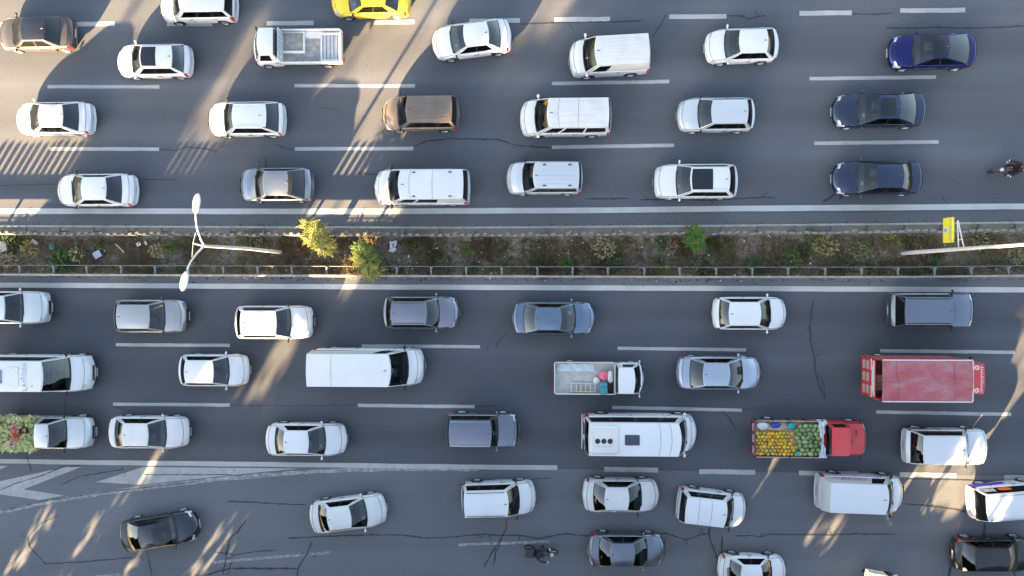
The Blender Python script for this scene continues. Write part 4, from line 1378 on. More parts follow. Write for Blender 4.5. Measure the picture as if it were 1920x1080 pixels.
MB().tube([(lerp(x0, bl, q / 12), .02 * math.sin(q * 2.1), 3.012 + .01 * math.sin(q)) for q in range(13)], .012, 5).build('tarp_seam', ROPE, root)
for q in range(2):
    xx = lerp(x0 + .9, bl - 1.0, q) + rnd.uniform(-.35, .35)
    MB().tube([(xx + .05 * math.sin(k), lerp(-HW - .04, HW + .04, k / 6), 2.972 + .05 * (1 - (lerp(-1, 1, k / 6)) ** 2)) for k in range(7)], .010, 5).build('tarp_crease', TARP, root)
WTRIM = plain('trim_white', (.62, .55, .52), .6)
for s in (1, -1): MB().box(x0 + .04, bl + .05, s * (HW + .02) - .03, s * (HW + .02) + .03, 2.945, 2.985).build('roof_trim', WTRIM, root)
MB().box(bl + .03, bl + .08, -HW + .02, HW - .02, 2.955, 3.0).build('roof_trim', WTRIM, root)
cab_pt = graft(root, 'cab', 1.75, RED, L / 2 - .875, W=1.80, H=2.2, front_only=True, mirror_mat=DARKPL, shape=dict(wb=.05, rf=.13, rr=.96, rw=.88, kf=.10, bx=.9))
rear_wheels(root, x0 + 1.1, HW, .40)
for s in (1, -1): MB().box(-.02, .02, -.16, .16, 0, .12).build('taillight', REDLENS, root, loc=(x0 - .01, s * .80, .72))
WPR = plain('print_white', (.72, .68, .66), .6)
b = MB()
y = -.68
while y < .62:                                            # unreadable white lettering across the cab roof
    w = rnd.uniform(.05, .11)
    zt = cab_pt(.12, y).z + .006
    b.box(L / 2 - .46, L / 2 - .36 + rnd.uniform(0, .05), y, y + w * .35, zt, zt + .004); b.box(L / 2 - .46, L / 2 - .42, y + w * .35, y + w, zt, zt + .004)
    y += w + .035
b.build('cab_lettering', WPR, root)
for y in (-.58, .58): MB().lathe([(.13, -.01), (.13, .006), (.05, .006), (.05, -.01)], 14).build('cab_emblem', WPR, root, loc=(L / 2 - .66, y, cab_pt(.3, y).z + .004))
CARD = plain('cardboard', (.36, .24, .13), .85)
for k, (y, z, s, lab) in enumerate(((-.45, 1.5, .42, 'brown carton at the lower rear of the red truck load'), (-.02, 1.62, .36, 'pale brown carton in the middle of the red truck opening'))):
    t = thing_at(root, 'carton', lab, 'carton', x0 + .42, y, .90)
    MB().box(-s / 2, s / 2, -s / 2, s / 2, 0, z - .9 + .35, b=.01).build('carton_body', CARD, t)
    MB().box(-s / 2, s / 2, -.03, .03, z - .9 + .352, z - .9 + .356).build('tape', SEATBG, t)

# --- red pickup laden with melons
root, L = truck_root('melon_truck', 'red pickup truck laden with yellow melons and watermelons', 'truck', 1412, .9, 1620, .7, 823, 1.1, 1)
bedx = G(1546, 823, 1.25).x - root.location.x
cl = L / 2 - bedx - .06
graft(root, 'cab', cl, RED, L / 2 - cl / 2, W=1.80, H=1.78, front_only=True, axf=.30, wins=[(.16, .80)], antenna=False,
      shape=dict(wb=.44, rf=.52, rr=.95, rb=.975, belt=1.16, hood=1.10, nose=.98, kf=.14, wr=.36, bx=.75, rw=.82))
x0 = -L / 2; HW = .97
MB().box(x0 + .15, L / 2 - .6, -.40, .40, .42, .66).build('chassis', DARKPL, root)
MB().box(x0, bedx, -HW, HW, .72, .80).build('bed_floor', BEDGREY, root)
for s in (1, -1):
    for k in range(2):
        xa, xb = (x0 + .05, lerp(x0, bedx, .5) - .03) if k == 0 else (lerp(x0, bedx, .5) + .03, bedx)
        MB().box(xa, xb, s * HW - .03, s * HW + .03, .803, 1.22, b=.01).build('side_board', REDDK, root)
        MB().box(xa, xb, s * HW - .02, s * HW + .02, 1.222, 1.25).build('board_trim', ZINC, root)
    for k in range(5):
        x = lerp(x0 + .08, bedx - .08, k / 4)
        MB().box(x - .035, x + .035, s * (HW + .05) - .02, s * (HW + .05) + .02, .70, 1.24).build('stake', DARKPL, root)
MB().box(x0 - .04, x0 + .02, -HW + .03, HW - .03, .803, 1.22, b=.01).build('tail_board', REDDK, root)
for k in range(3): MB().box(-.012, 0, -.20, .20, 0, .16).build('tail_panel', WTRIM, root, loc=(x0 - .041, -.6 + k * .6, .95))
rear_wheels(root, x0 + .95, HW, .36)
for s in (1, -1): MB().box(-.02, .02, -.14, .14, 0, .10).build('taillight', REDLENS, root, loc=(x0 - .03, s * .78, .60))
MELY = [leafy('melon_yellow', [(.3, (.62, .33, .02)), (.7, (.78, .50, .05))], 4, 0), leafy('melon_amber', [(.3, (.42, .25, .04)), (.7, (.58, .36, .06))], 5, 0), leafy('melon_olive', [(.3, (.36, .29, .05)), (.7, (.50, .42, .10))], 5, 0)]
MELG = []
for nm, c0, c1 in (('watermelon', (.07, .14, .04), (.22, .30, .13)), ('watermelon_pale', (.16, .24, .08), (.33, .40, .17))):
    m_, nt, bs = nodes_of(nm)
    wv = nt.nodes.new('ShaderNodeTexWave'); wv.inputs['Scale'].default_value = 9; wv.inputs['Distortion'].default_value = 3; wv.bands_direction = 'Y'
    tc = nt.nodes.new('ShaderNodeTexCoord'); nt.links.new(tc.outputs['Object'], wv.inputs['Vector'])
    nt.links.new(ramp(nt, wv.outputs['Fac'], [(.35, c0), (.65, c1)]), bs.inputs['Base Color']); bs.inputs['Roughness'].default_value = .4
    MELG.append(m_)
mel = [MB().blob((0, 0, 0), (.115, .095, .095), 10).mesh('melon', m__, 80) for m__ in MELY]
wme = [MB().blob((0, 0, 0), (.165, .125, .125), 10).mesh('watermelon', m__, 80) for m__ in MELG]
def fruit(name, me, x, y, z, lab, grp, sc, rz):
    M = Matrix.Translation(root.location) @ Matrix.Rotation(root.rotation_euler.z, 4, 'Z')
    o = link(name, me, None, M @ Vector((x, y, z)), (rnd.uniform(-.3, .3), rnd.uniform(-.3, .3), rz), (sc,) * 3)
    tag(o, lab, 'fruit', grp)
xm = lerp(x0, bedx, .60)
r_ = 0
y = -HW + .14
while y < .34:
    x = x0 + .14 + (.09 if r_ % 2 else 0)
    while x < xm - .12 - .22 * max(0, y - .1) + (.14 if y < -.3 else 0):
        fruit('melon', mel[rnd.choice((0, 0, 0, 1, 1, 2))], x + rnd.uniform(-.025, .025), y + rnd.uniform(-.02, .02), 1.06 + .07 * noise.noise(Vector((x * 1.3, y * 1.3, 5))) + rnd.uniform(-.04, .06),
              'yellow melon heaped in the red pickup bed', 'yellow melons in the red pickup', rnd.uniform(.78, 1.2), rnd.uniform(0, 3))
        x += .205
    y += .185; r_ += 1
y = -HW + .17; r_ = 0
while y < HW - .08:
    x = xm + (.20 if y < -.2 else .06) + (.12 if r_ % 2 else 0)
    while x < bedx - .12:
        fruit('watermelon', wme[0 if rnd.random() < .6 else 1], x + rnd.uniform(-.03, .03), y + rnd.uniform(-.02, .02), 1.10 + rnd.uniform(-.04, .06),
              'green watermelon heaped behind the red cab', 'watermelons in the red pickup', rnd.uniform(.75, 1.15), rnd.uniform(-1.2, 1.2))
        x += .285
    y += .215; r_ += 1
t = thing_at(root, 'straw_bed', 'beige sacking spread under the melons in the red pickup bed', 'sacking', 0, 0, .803)
MB().box(x0 + .06, bedx - .04, -HW + .05, HW - .05, 0, .17).build('sacking', plain('sacking', (.42, .32, .22), .9, var=.3, scale=10), t)
MB().blob((lerp(x0, bedx, .34), .68, .18), (.75, .30, .16), 14, jit=.05).build('fold', plain('sacking', (0, 0, 0)), t, smooth=60)
for nm, lab, mt, x, y, sx, sy in (('bag', 'dark blue bag at the back of the melon truck', plain('bag_blue', (.02, .04, .30), .5), .30, .74, .30, .16),
                                  ('bag', 'teal bag between the sacking and the watermelons', plain('bag_teal', (.01, .32, .27), .4), .53, .70, .20, .19),
                                  ('bag', 'small teal bag at the lower edge between yellow melons and watermelons', plain('bag_teal', (0, 0, 0)), .625, -.76, .12, .12),
                                  ('bag', 'pale grey sheet in the rear upper corner of the melon truck', plain('bag_grey', (.52, .53, .52), .6), .12, .70, .32, .22)):
    t = thing_at(root, nm, lab, 'bag', lerp(x0, bedx, x), y, .95)
    MB().blob((0, 0, .20), (sx, sy, .12), 12, jit=.10).build('cloth', mt, t, smooth=60)
t = thing_at(root, 'cloth_sheet', 'bluish white cloth knotted behind the red pickup cab', 'cloth', bedx - .13, 0, 1.25)
b = MB(); n = 26
for i in range(n + 1):
    y = lerp(-HW - .07, HW + .07, i / n)
    wd = .05 + .17 * abs(y / HW + .05) ** 1.0
    for j in range(7):
        q = j / 6 - .5
        b.v.append((q * 2 * wd + .03 * math.sin(i * 1.1), y, .05 + .05 * math.sin(j * 2.1 + i * .25) - (.25 if abs(y) > HW else 0)))
for i in range(n):
    for j in range(6): b.f.append([i * 7 + j, i * 7 + j + 1, (i + 1) * 7 + j + 1, (i + 1) * 7 + j]); b.m.append(0)
b.build('cloth', plain('cloth_white', (.55, .60, .66), .7, var=.2), t, smooth=60)

# --- silver pickup laden with flowers, cut by the left edge
root, info, L = V('pickup_truck', 'silver pickup truck heaped with leafy plants and flowers at the left edge', 'truck', (-22, 181, 777, 842), 1, 'pickup', SILVER, trim=DARKPL, mirror_mat=DARKPL)
x0 = -L / 2; xb = L * (.5 - .495)
MB().box(x0 + .08, xb, -.74, .74, .70, .76).build('bed_floor', GREYPL, root)
FOL = leafy('plant_pale', [(.32, (.36, .42, .14)), (.48, (.64, .66, .30)), (.66, (.88, .86, .60))], 7, .4)
FOLY = leafy('plant_yellow', [(.3, (.50, .48, .08)), (.7, (.66, .62, .22))], 6, .4)
def heap(name, label, cat, mt, x, y, z, sx, sy, sz, n, leaf, kind=None):
    t = thing_at(root, name, label, cat, x, y, z)
    b = MB()
    for k in range(n):
        a = rnd.uniform(0, 6.283); rr_ = math.sqrt(rnd.random())
        px_, py_ = math.cos(a) * rr_ * sx, math.sin(a) * rr_ * sy
        if kind == 'sq': px_, py_ = rnd.uniform(-sx, sx), rnd.uniform(-sy, sy)
        pz = rnd.uniform(.1, 1.0) * sz * (.75 + .5 * noise.noise(Vector((px_ * 2.5, py_ * 2.5, 7))))
        d = Vector((rnd.gauss(0, 1), rnd.gauss(0, 1), rnd.gauss(.25, .4))).normalized(); s = leaf * rnd.uniform(.6, 1.4)
        w = d.cross(Vector((rnd.gauss(0, .3), rnd.gauss(0, .3), 1))).normalized() * s * .28
        p = Vector((px_, py_, pz))
        b.add([p, p + d * s * .5 + w, p + d * s, p + d * s * .5 - w], [(0, 1, 2, 3)])
    b.build('foliage' if cat != 'flowers' else 'petals', mt, t)
    st = MB()
    for k in range(8): st.tube([(rnd.uniform(-sx, sx) * .6, rnd.uniform(-sy, sy) * .6, -.05), (rnd.uniform(-sx, sx) * .6, rnd.uniform(-sy, sy) * .6, sz * .9)], .012, 4)
    st.build('stem', G_OLIVE, t)
    return t
heap('leafy_plants', 'pale green leafy plants filling the silver pickup bed', 'plants', FOL, (x0 + xb) / 2, -.02, .80, (xb - x0) / 2 - .02, .90, .60, 3400, .20, 'sq')
heap('leafy_plants', 'yellow-green plants at the rear of the flower pickup', 'plants', FOLY, x0 + .45, .30, .95, .38, .42, .50, 900, .13)
heap('leafy_plants', 'yellow-green plants in the lower rear of the flower pickup', 'plants', FOLY, x0 + .30, -.40, .95, .32, .36, .48, 700, .13)
heap('flower_bunch', 'coral red flowers in the middle of the flower pickup', 'flowers', leafy('petal_coral', [(.3, (.62, .10, .06)), (.7, (.78, .22, .14))], 8, .1), xb - 1.05, -.06, 1.2, .22, .26, .28, 600, .06)
heap('flower_bunch', 'pink flowers above the coral ones on the flower pickup', 'flowers', leafy('petal_pink', [(.3, (.70, .22, .25)), (.7, (.80, .40, .42))], 8, .1), xb - 1.10, .34, 1.2, .20, .18, .30, 420, .06)
heap('flower_bunch', 'pale pink flowers below the coral ones on the flower pickup', 'flowers', leafy('petal_pale', [(.3, (.72, .40, .36)), (.7, (.85, .62, .55))], 8, .1), xb - 1.30, -.50, 1.2, .24, .16, .28, 500, .06)
t = thing_at(root, 'crate', 'dark crate with orange fruit between the pink flowers and the cab', 'crate', xb - .62, .20, 1.22)
b = MB(); b.box(-.2, .2, -.15, .15, 0, .02)
for (a0, a1, b0, b1) in ((-.2, -.18, -.15, .15), (.18, .2, -.15, .15), (-.18, .18, -.15, -.13), (-.18, .18, .13, .15)): b.box(a0, a1, b0, b1, .021, .16)
b.build('crate_body', plain('crate_dark', (.08, .03, .02), .7), t)
for k in range(5): MB().blob((0, 0, 0), (.06, .06, .06), 8).build('orange', plain('orange', (.62, .20, .03), .5), t, smooth=80, loc=(rnd.uniform(-.02, .14), rnd.uniform(-.08, .08), .09))

# --- lettered white minibus at the left edge
root, (rp, X_, yr_, hw_), L = V('minibus', 'white minibus with grey roof lettering at the left edge', 'minibus', (-48, 182, 663, 737), 1, 'bigvan', WHITE, H=2.45, trim=DARKPL, mirror_mat=DARKPL,
      wins=[(.06, .22), (.26, .50), (.53, .75), (.78, .96)], shape=dict(wb=.15, rf=.285, rw=.80), antenna=False)
GREYPR = plain('print_grey', (.40, .44, .48), .6)
text_mesh('roof_lettering', 'LAMOEK', .36, GREYPR, root, rp(.20, 0, .012), (0, -.02, R(90)), 1.15)
p = rp(.62, .0, .03)
MB().box(-.38, .38, -.36, .36, -.04, .03, b=.02).build('roof_hatch', plain('hatch_grey', (.22, .24, .26), .5), root, loc=p)
for u, y in ((.33, .3), (.12, -.5), (.27, -.1)): MB().blob((0, 0, 0), (.03, .03, .02), 8).build('roof_stud', GREYPL, root, loc=rp(u, y, .01))
MB().box(-.3, .3, -.5, .5, 0, .012).build('roof_panel', plain('panel_pale', (.66, .68, .70), .5), root, loc=rp(.38, 0, .002))

# --- white minibus with a roof air conditioner
root, (rp, X_, yr_, hw_), L = V('minibus', 'white minibus with a three-fan air conditioner and a dark roof hatch', 'minibus', (1092, 1307, 770, 856), 1, 'bigvan', WHITE, H=2.6, W=2.0,
      wins=[(.05, .20), (.24, .47), (.50, .73), (.76, .97)], shape=dict(rw=.86, wb=.105, rf=.20), seams=(.10, .22), glass=glass('minibus_glass', (.10, .11, .12)), antenna=False)
p = rp(.83, 0, 0.0)
ac = MB().box(-.72, .72, -.72, .72, -.05, .13, b=.08).build('air_conditioner', WHITE2, root, loc=p)
MB().box(-.55, .35, -.35, .35, .131, .155, b=.02).build('fan_cover', WHITE2, ac)
for k in range(3):
    f = MB(); f.lathe([(.135, .157), (.135, .17), (.11, .172), (.11, .159), (.03, .165), (.001, .167)], 14)
    f.build('fan', DARKPL, ac, loc=(-.36 + k * .32, -.04, 0))
b = MB()
for k in range(9): b.box(-.48 + k * .1, -.42 + k * .1, -.30, -.27, .156, .159)
b.build('label_print', GREYPR, ac)
MB().box(-.38, .38, -.27, .27, -.02, .04, b=.03).build('roof_hatch', plain('hatch_dark', (.045, .055, .08), .25), root, loc=rp(.53, .0, .01))
MB().box(-.05, .0, -.95, .95, .55, .70, b=.01).build('rear_step', plain('step_grey', (.5, .5, .5), .6), root, loc=(-L / 2 - .02, 0, 0))
for s in (1, -1): MB().box(-.02, .02, -.30, .30, 1.7, 2.2).build('rear_pane', GLASSD, root, loc=(-L / 2 - .035, s * .45, 0))
t = MB().box(-.10, .10, -.12, .12, 0, .005); t.build('dashboard_paper', PLATE, root, loc=(L / 2 - .95, -.42, 1.26))

# --- stickers and lettering on the vans
def find(lbl): return [o for o in bpy.data.objects if o.get('label') == lbl][0]
r_ = find('white cargo van with red lettering on its side near the lower right')
LET = plain('print_red', (.45, .05, .08), .6)
b = MB(); x = -1.35
while x < -.05:
    w = rnd.uniform(.05, .12)
    q = Matrix.Translation((x, .885, 1.50)) @ Matrix.Rotation(R(-60), 4, 'X')
    b.box(0, w * .35, 0, .005, -.12, .12, 0, q); b.box(w * .35, w, 0, .005, .06, .12, 0, q)
    if rnd.random() < .6: b.box(w * .35, w * .8, 0, .005, -.05, 0, 0, q)
    x += w + .05
b.build('side_lettering', LET, r_)
r_ = find('white minivan with blue and orange stickers cut by the right edge')
MB().add([(-1.95, .915, .55), (-.15, .917, .50), (-.05, .917, .80), (-.7, .917, .92), (-1.95, .913, .98)], [(0, 1, 2, 3, 4)]).build('blue_sticker', plain('sticker_blue', (.05, .05, .42), .5), r_)
def el(cx, cz, rx, rz, y, n=14, tilt=0.15):
    return [(cx + rx * math.cos(6.283 * k / n), y - tilt * rz * math.sin(6.283 * k / n), cz + rz * math.sin(6.283 * k / n)) for k in range(n)]
MB().add(el(-.55, 1.42, .36, .16, .845), [tuple(range(14))]).build('orange_sticker', plain('sticker_orange', (.75, .12, .03), .5), r_)
MB().add([(-1.75, .862, 1.28), (-1.05, .862, 1.28), (-1.05, .80, 1.56), (-1.65, .80, 1.56)], [(0, 1, 2, 3)]).build('print_sticker', plain('sticker_grey', (.45, .46, .48), .5, var=.6, scale=9), r_)

# ------------------------------------------------------------------ motorcycles and riders
def tyre_torus(r, t):
    b = MB(); pts = [Vector((math.cos(a) * r, 0, math.sin(a) * r)) for a in [6.2832 * k / 20 for k in range(21)]]
    return b.tube(pts, t, 8, cap=False)


def motorcycle(label, px, py, heading, ang, tank, box=None, scale=1.0):
    p = G(px, py, .6); p.z = 0
    root = empty('motorcycle', p, (0 if heading > 0 else math.pi) + R(ang))
    tag(root, label, 'motorcycle')
    for x in (.66, -.62):
        w = tyre_torus(.27, .055).build('wheel', RUBBER, root, smooth=60, loc=(x, 0, .325))
        rim = MB().lathe([(.02, -.03), (.05, .0), (.02, .03)], 10, 'y')
        for k in range(6):
            a = k * 1.047; rim.tube([(0, 0, 0), (math.cos(a) * .25, 0, math.sin(a) * .25)], .012, 4)
        rim.build('rim', ALLOY, w)
    MB().tube([(.66, .09, .33), (.48, .09, .92)], .025, 6).tube([(.66, -.09, .33), (.48, -.09, .92)], .025, 6).build('fork', CHROME, root)
    MB().tube([(-.62, 0, .33), (-.2, 0, .42), (.25, 0, .40), (.46, 0, .80)], .045, 6).tube([(-.5, 0, .70), (.1, 0, .72), (.46, 0, .82)], .04, 6).build('frame', DARKPL, root)
    MB().box(-.12, .28, -.15, .15, .28, .60, b=.04).build('engine', GREYPL, root)
    MB().blob((.18, 0, .84), (.30, .15, .13), 12).build('tank', tank, root, smooth=70)
    MB().box(-.62, .02, -.14, .14, .76, .84, b=.03).build('saddle', RUBBER, root)
    MB().tube([(.38, .38, 1.02), (.46, .16, 1.0), (.46, -.16, 1.0), (.38, -.38, 1.02)], .016, 6).build('handlebar', DARKPL, root)
    MB().blob((.60, 0, .86), (.11, .11, .12), 10).build('headlight', LENS, root, smooth=70)
    MB().blob((.70, 0, .62), (.25, .07, .05), 10).build('front_fender', tank, root, smooth=70)
    MB().blob((-.68, 0, .66), (.22, .08, .05), 10).build('rear_fender', tank, root, smooth=70)
    for s in (1, -1):
        MB().blob((.40, s * .42, 1.16), (.03, .075, .05), 8).build('mirror', CHROME, root, smooth=70)
    MB().tube([(.1, -.16, .30), (-.4, -.17, .32), (-.75, -.17, .40)], [.03, .045, .05], 8).build('exhaust', CHROME, root)
    if box:
        bw, bl_, bh, mt = box
        bx_ = MB().box(-.62 - bl_ / 2, -.62 + bl_ / 2, -bw / 2, bw / 2, .84, .84 + bh, b=.03).build('top_box', mt, root)
        MB().box(-.62 - bl_ / 2 - .005, -.62 + bl_ / 2 + .005, -bw / 2 - .005, bw / 2 + .005, .84 + bh * .7, .84 + bh * .73).build('lid_seam', GREYPL, bx_)
    return root


def rider(bike, label, jacket, trousers, helmet, gloves, shift=0.0):
    """one skinned figure astride the saddle, hands on the grips"""
    M = Matrix.Translation(bike.location) @ Matrix.Rotation(bike.rotation_euler.z, 4, 'Z')
    o = empty('person', M @ Vector((shift - .22, 0, .0)), bike.rotation_euler.z)
    tag(o, label, 'person')
    J = {'pel': (0, 0, .92, .15), 'spi': (.06, 0, 1.12, .155), 'che': (.16, 0, 1.32, .16), 'nec': (.22, 0, 1.46, .07), 'hea': (.26, 0, 1.60, .095)}
    for n, s in (('l', 1), ('r', -1)):
        J['sh' + n] = (.18, s * .19, 1.38, .082); J['el' + n] = (.36, s * .34, 1.16, .058); J['wr' + n] = (.56, s * .37, 1.06, .042); J['ha' + n] = (.64, s * .355, 1.045, .045)
        J['hi' + n] = (.0, s * .11, .88, .115); J['kn' + n] = (.40, s * .24, .74, .078); J['an' + n] = (.22, s * .22, .36, .052); J['fo' + n] = (.38, s * .23, .31, .048)
    E = [('pel', 'spi'), ('spi', 'che'), ('che', 'nec'), ('nec', 'hea')]
    for n in 'lr': E += [('che', 'sh' + n), ('sh' + n, 'el' + n), ('el' + n, 'wr' + n), ('wr' + n, 'ha' + n), ('pel', 'hi' + n), ('hi' + n, 'kn' + n), ('kn' + n, 'an' + n), ('an' + n, 'fo' + n)]
    def skin(name, keys, mt, grow=0.0):
        ks = [k for k in J if k in keys]
        me = bpy.data.meshes.new(name)
        me.from_pydata([J[k][:3] for k in ks], [(ks.index(a), ks.index(c)) for a, c in E if a in ks and c in ks], [])
        ob = link(name, me, o)
        md = ob.modifiers.new('skin', 'SKIN'); md.use_smooth_shade = True
        sk = me.skin_vertices[0].data
        for i, k in enumerate(ks):
            r = J[k][3] + grow; sk[i].radius = (r, r); sk[i].use_root = (i == 0)
        sb = ob.modifiers.new('sub', 'SUBSURF'); sb.levels = sb.render_levels = 1
        me.materials.append(mt)
        return ob
    body = skin('body', set(J), jacket)
    skin('trousers', {'pel', 'hil', 'hir', 'knl', 'knr', 'anl', 'anr'}, trousers, .012)
    h = MB(); h.blob((.27, 0, 1.63), (.145, .125, .14), 14); h.build('helmet', helmet, o, smooth=70)
    v = MB()
    v.add([(.40, -.09, 1.60), (.40, .09, 1.60), (.385, .09, 1.69), (.385, -.09, 1.69)], [(0, 1, 2, 3)]); v.build('visor', SUNROOF, o)
    for n, s in (('l', 1), ('r', -1)):
        g = MB(); hx, hy, hz, _ = J['ha' + n]
        g.blob((hx - .01, hy, hz + .01), (.05, .045, .028), 8)
        for k in range(4): g.tube([(hx + .02, hy + (k - 1.5) * .024, hz + .02), (hx + .055, hy + (k - 1.5) * .024, hz + .012), (hx + .05 - .004 * k, hy + (k - 1.5) * .024, hz - .03)], .0105, 5)
        g.tube([(hx - .03, hy - s * .045, hz + .005), (hx + .0, hy - s * .062, hz - .015), (hx + .03, hy - s * .055, hz - .03)], .012, 5)
        g.build('glove', gloves, o, smooth=60)
    return o


JBLK = plain('cloth_black', (.014, .014, .018), .8); JRED = plain('cloth_darkred', (.035, .010, .014), .8); HWHITE = paint('helmet_white', (.75, .75, .75)); HBLK = paint('helmet_black', (.015, .016, .02))
PALEBL = plain('cloth_paleblue', (.48, .56, .62), .8)
BLKP = paint('bike_black', (.014, .014, .016)); WHTP = paint('bike_white', (.78, .78, .78)); CREAM = plain('box_cream', (.70, .60, .48), .6)
mb1 = motorcycle('dark red and black motorcycle at the right edge of the upper carriageway', 1894, 318, -1, 4, paint('bike_red', (.05, .008, .012)), (.30, .34, .26, WHTP))
rider(mb1, 'rider in a dark red-black jacket and black helmet at the right edge', JRED, JBLK, HBLK, plain('glove_tan', (.5, .4, .33), .7))
mb2 = motorcycle('black motorcycle with a square black top box on the slip road', 1014, 1034, 1, -8, BLKP, (.42, .46, .40, plain('box_black', (.03, .028, .036), .5)))
rider(mb2, 'rider in black with pale gloves on the black motorcycle', JBLK, plain('cloth_dark', (.03, .033, .042), .8), HBLK, PALEBL)
mb3 = motorcycle('white delivery motorcycle with a cream box cut by the bottom edge', 1655, 1081, 1, -10, WHTP, (.70, .95, .55, CREAM))
rider(mb3, 'rider in a pale blue jacket and white helmet at the bottom edge', PALEBL, JBLK, HWHITE, JBLK, .12)
# ------------------------------------------------------------------ street lamps and sign on the central reservation
POLEW = plain('pole_white', (.66, .63, .58), .5, var=.12, scale=2)
LAMPW = plain('lamp_white', (.80, .80, .80), .35, var=.05)
base = G(528, 473); top = G(383, 461, 9.0)
root = tag(empty('street_lamp', base), 'white street lamp with two curved arms and long white heads', 'street lamp')
rel = lambda px, py, z: G(px, py, z) - base
H1 = 9.0
MB().lathe([(.17, -.1), (.17, .25), (.12, .27), (.12, -.1)], 12).build('base_sleeve', GREYPL, root, smooth=40)
MB().tube([(0, 0, .0), (0, 0, 4.5), rel(383, 461, H1)], [.10, .08, .06], 12).build('pole', POLEW, root, smooth=60)
for pts, head, hz in (([(383, 461, 8.95), (376, 448, 9.3), (370, 430, 9.55), (367.5, 415, 9.65), (367, 400, 9.7)], (368.5, 381, 9.75), 1),
                      ([(383, 461, 8.95), (370, 474, 9.3), (358, 490, 9.55), (352, 503, 9.65), (350, 512, 9.7)], (345.5, 527, 9.75), -1)):
    MB().tube([rel(*q) for q in pts], [.048, .043, .04, .035, .035], 8).build('arm', POLEW, root, smooth=60)
    a = rel(*pts[-1]); c = rel(*head); d = (c - a).normalized()
    hd = MB()
    hd.blob((0, 0, 0), (.43, .165, .075), 16)
    o = hd.build('lamp_head', LAMPW, root, smooth=70, loc=c, rot=(0, 0, math.atan2(d.y, d.x)))
    MB().blob((.08, 0, -.045), (.26, .12, .05), 12).build('lens', LENS, o, smooth=70)
tip = rel(362, 456, 9.5)
MB().tube([rel(383, 461, 8.95), tip], .035, 6).build('tip_bar', POLEW, root)
MB().tube([tip, rel(367, 436, 9.5)], .012, 5).build('tie_rod', POLEW, root)
MB().tube([tip, rel(360, 482, 9.48)], .012, 5).build('tie_rod', POLEW, root)

base = G(1690, 475)
root = tag(empty('street_lamp', base), 'white lamp post carrying the yellow sign, running out at the right edge', 'street lamp')
MB().box(-.24, .24, -.24, .24, -.05, .12, b=.03).build('footing', ZINCD, root)
MB().tube([(0, 0, 0), (0, 0, 5), (0, 0, 11.5)], [.115, .09, .06], 12).build('pole', POLEW, root, smooth=60)
for s in (1, -1):
    MB().tube([(0, 0, 11.4), (0, s * .5, 11.9), (0, s * 1.5, 12.05)], [.055, .05, .04], 8).build('arm', POLEW, root, smooth=60)
    MB().blob((0, s * 1.9, 12.08), (.165, .43, .075), 14).build('lamp_head', LAMPW, root, smooth=70)
root = tag(empty('hanging_sign', base + Vector((0, 0, 3.8))), 'yellow sign with a blue emblem hanging from a white bracket on the lamp post', 'sign')
relS = lambda x, y, z: Vector((x, y, z - 3.8))
YEL = plain('sign_yellow', (.80, .66, .05), .45, var=.04); BLU = plain('sign_blue', (.03, .22, .55), .5); CYAN = plain('sign_cyan', (.08, .42, .50), .5)
yN = G(1775, 408, 4.4).y - base.y; yS = G(1775, 455, 4.4).y - base.y
XS = -.05
pn = MB(); pn.box(XS - .05, XS + .05, yS, yN, 3.98 - 3.8, 4.72 - 3.8, b=.012); pn.build('panel', YEL, root)
text_mesh('sign_lettering', 'K UBEELAS', .21, CYAN, root, (XS - .056, (yN + yS) / 2, 4.49 - 3.8), (R(90), 0, R(-90)))
em = MB()
vs = [(XS - .055, (yN + yS) / 2 + .14 * math.cos(6.283 * k / 18), 4.20 - 3.8 + .14 * math.sin(6.283 * k / 18)) for k in range(18)]
em.add(vs, [tuple(range(18))]); em.build('emblem', plain('sign_pale', (.45, .70, .75), .5), root)
em = MB()
em.add([(XS - .058, (yN + yS) / 2 + y, 4.20 - 3.8 + z) for y, z in ((.09, -.02), (.03, .10), (.0, .03), (-.05, .09), (-.09, -.01), (-.03, -.09), (.05, -.10))], [tuple(range(7))]); em.build('emblem_mark', BLU, root)
yb = G(1788, 413, 5.05).y - base.y
for za in (5.05,):
    MB().tube([relS(0, .05, 5.05), relS(0, yb, 4.95)], .028, 6).build('bracket_bar', POLEW, root)
    MB().tube([relS(0, .05, 5.45), relS(0, yb, 4.99)], .028, 6).build('bracket_bar', POLEW, root)
    for t in (.3, .6): MB().tube([relS(0, lerp(.05, yb, t), lerp(5.05, 4.95, t)), relS(0, lerp(.05, yb, t), lerp(5.45, 4.99, t))], .02, 5).build('bracket_strut', POLEW, root)
for y in (yN - .1, yS + .1): MB().tube([relS(XS, y, 4.72), relS(0, min(max(y, .1), yb), 5.0)], .012, 5).build('hanger', GREYPL, root)

# ------------------------------------------------------------------ small trees and shrubs
def leaf_blade(b, p, d, L, w, droop=.25, mi=0):
    """a bent, pointed leaf of two halves"""
    d = d.normalized(); s = d.cross(Vector((0, 0, 1)))
    if s.length < .1: s = Vector((1, 0, 0))
    s.normalize(); n = s.cross(d)
    m1 = p + d * L * .45 + n * L * .04; tip = p + d * L - Vector((0, 0, L * droop))
    b.add([p, m1 + s * w, tip, m1 - s * w, m1 + n * w * .3], [(0, 1, 4), (1, 2, 4), (2, 3, 4), (3, 0, 4)], mi)


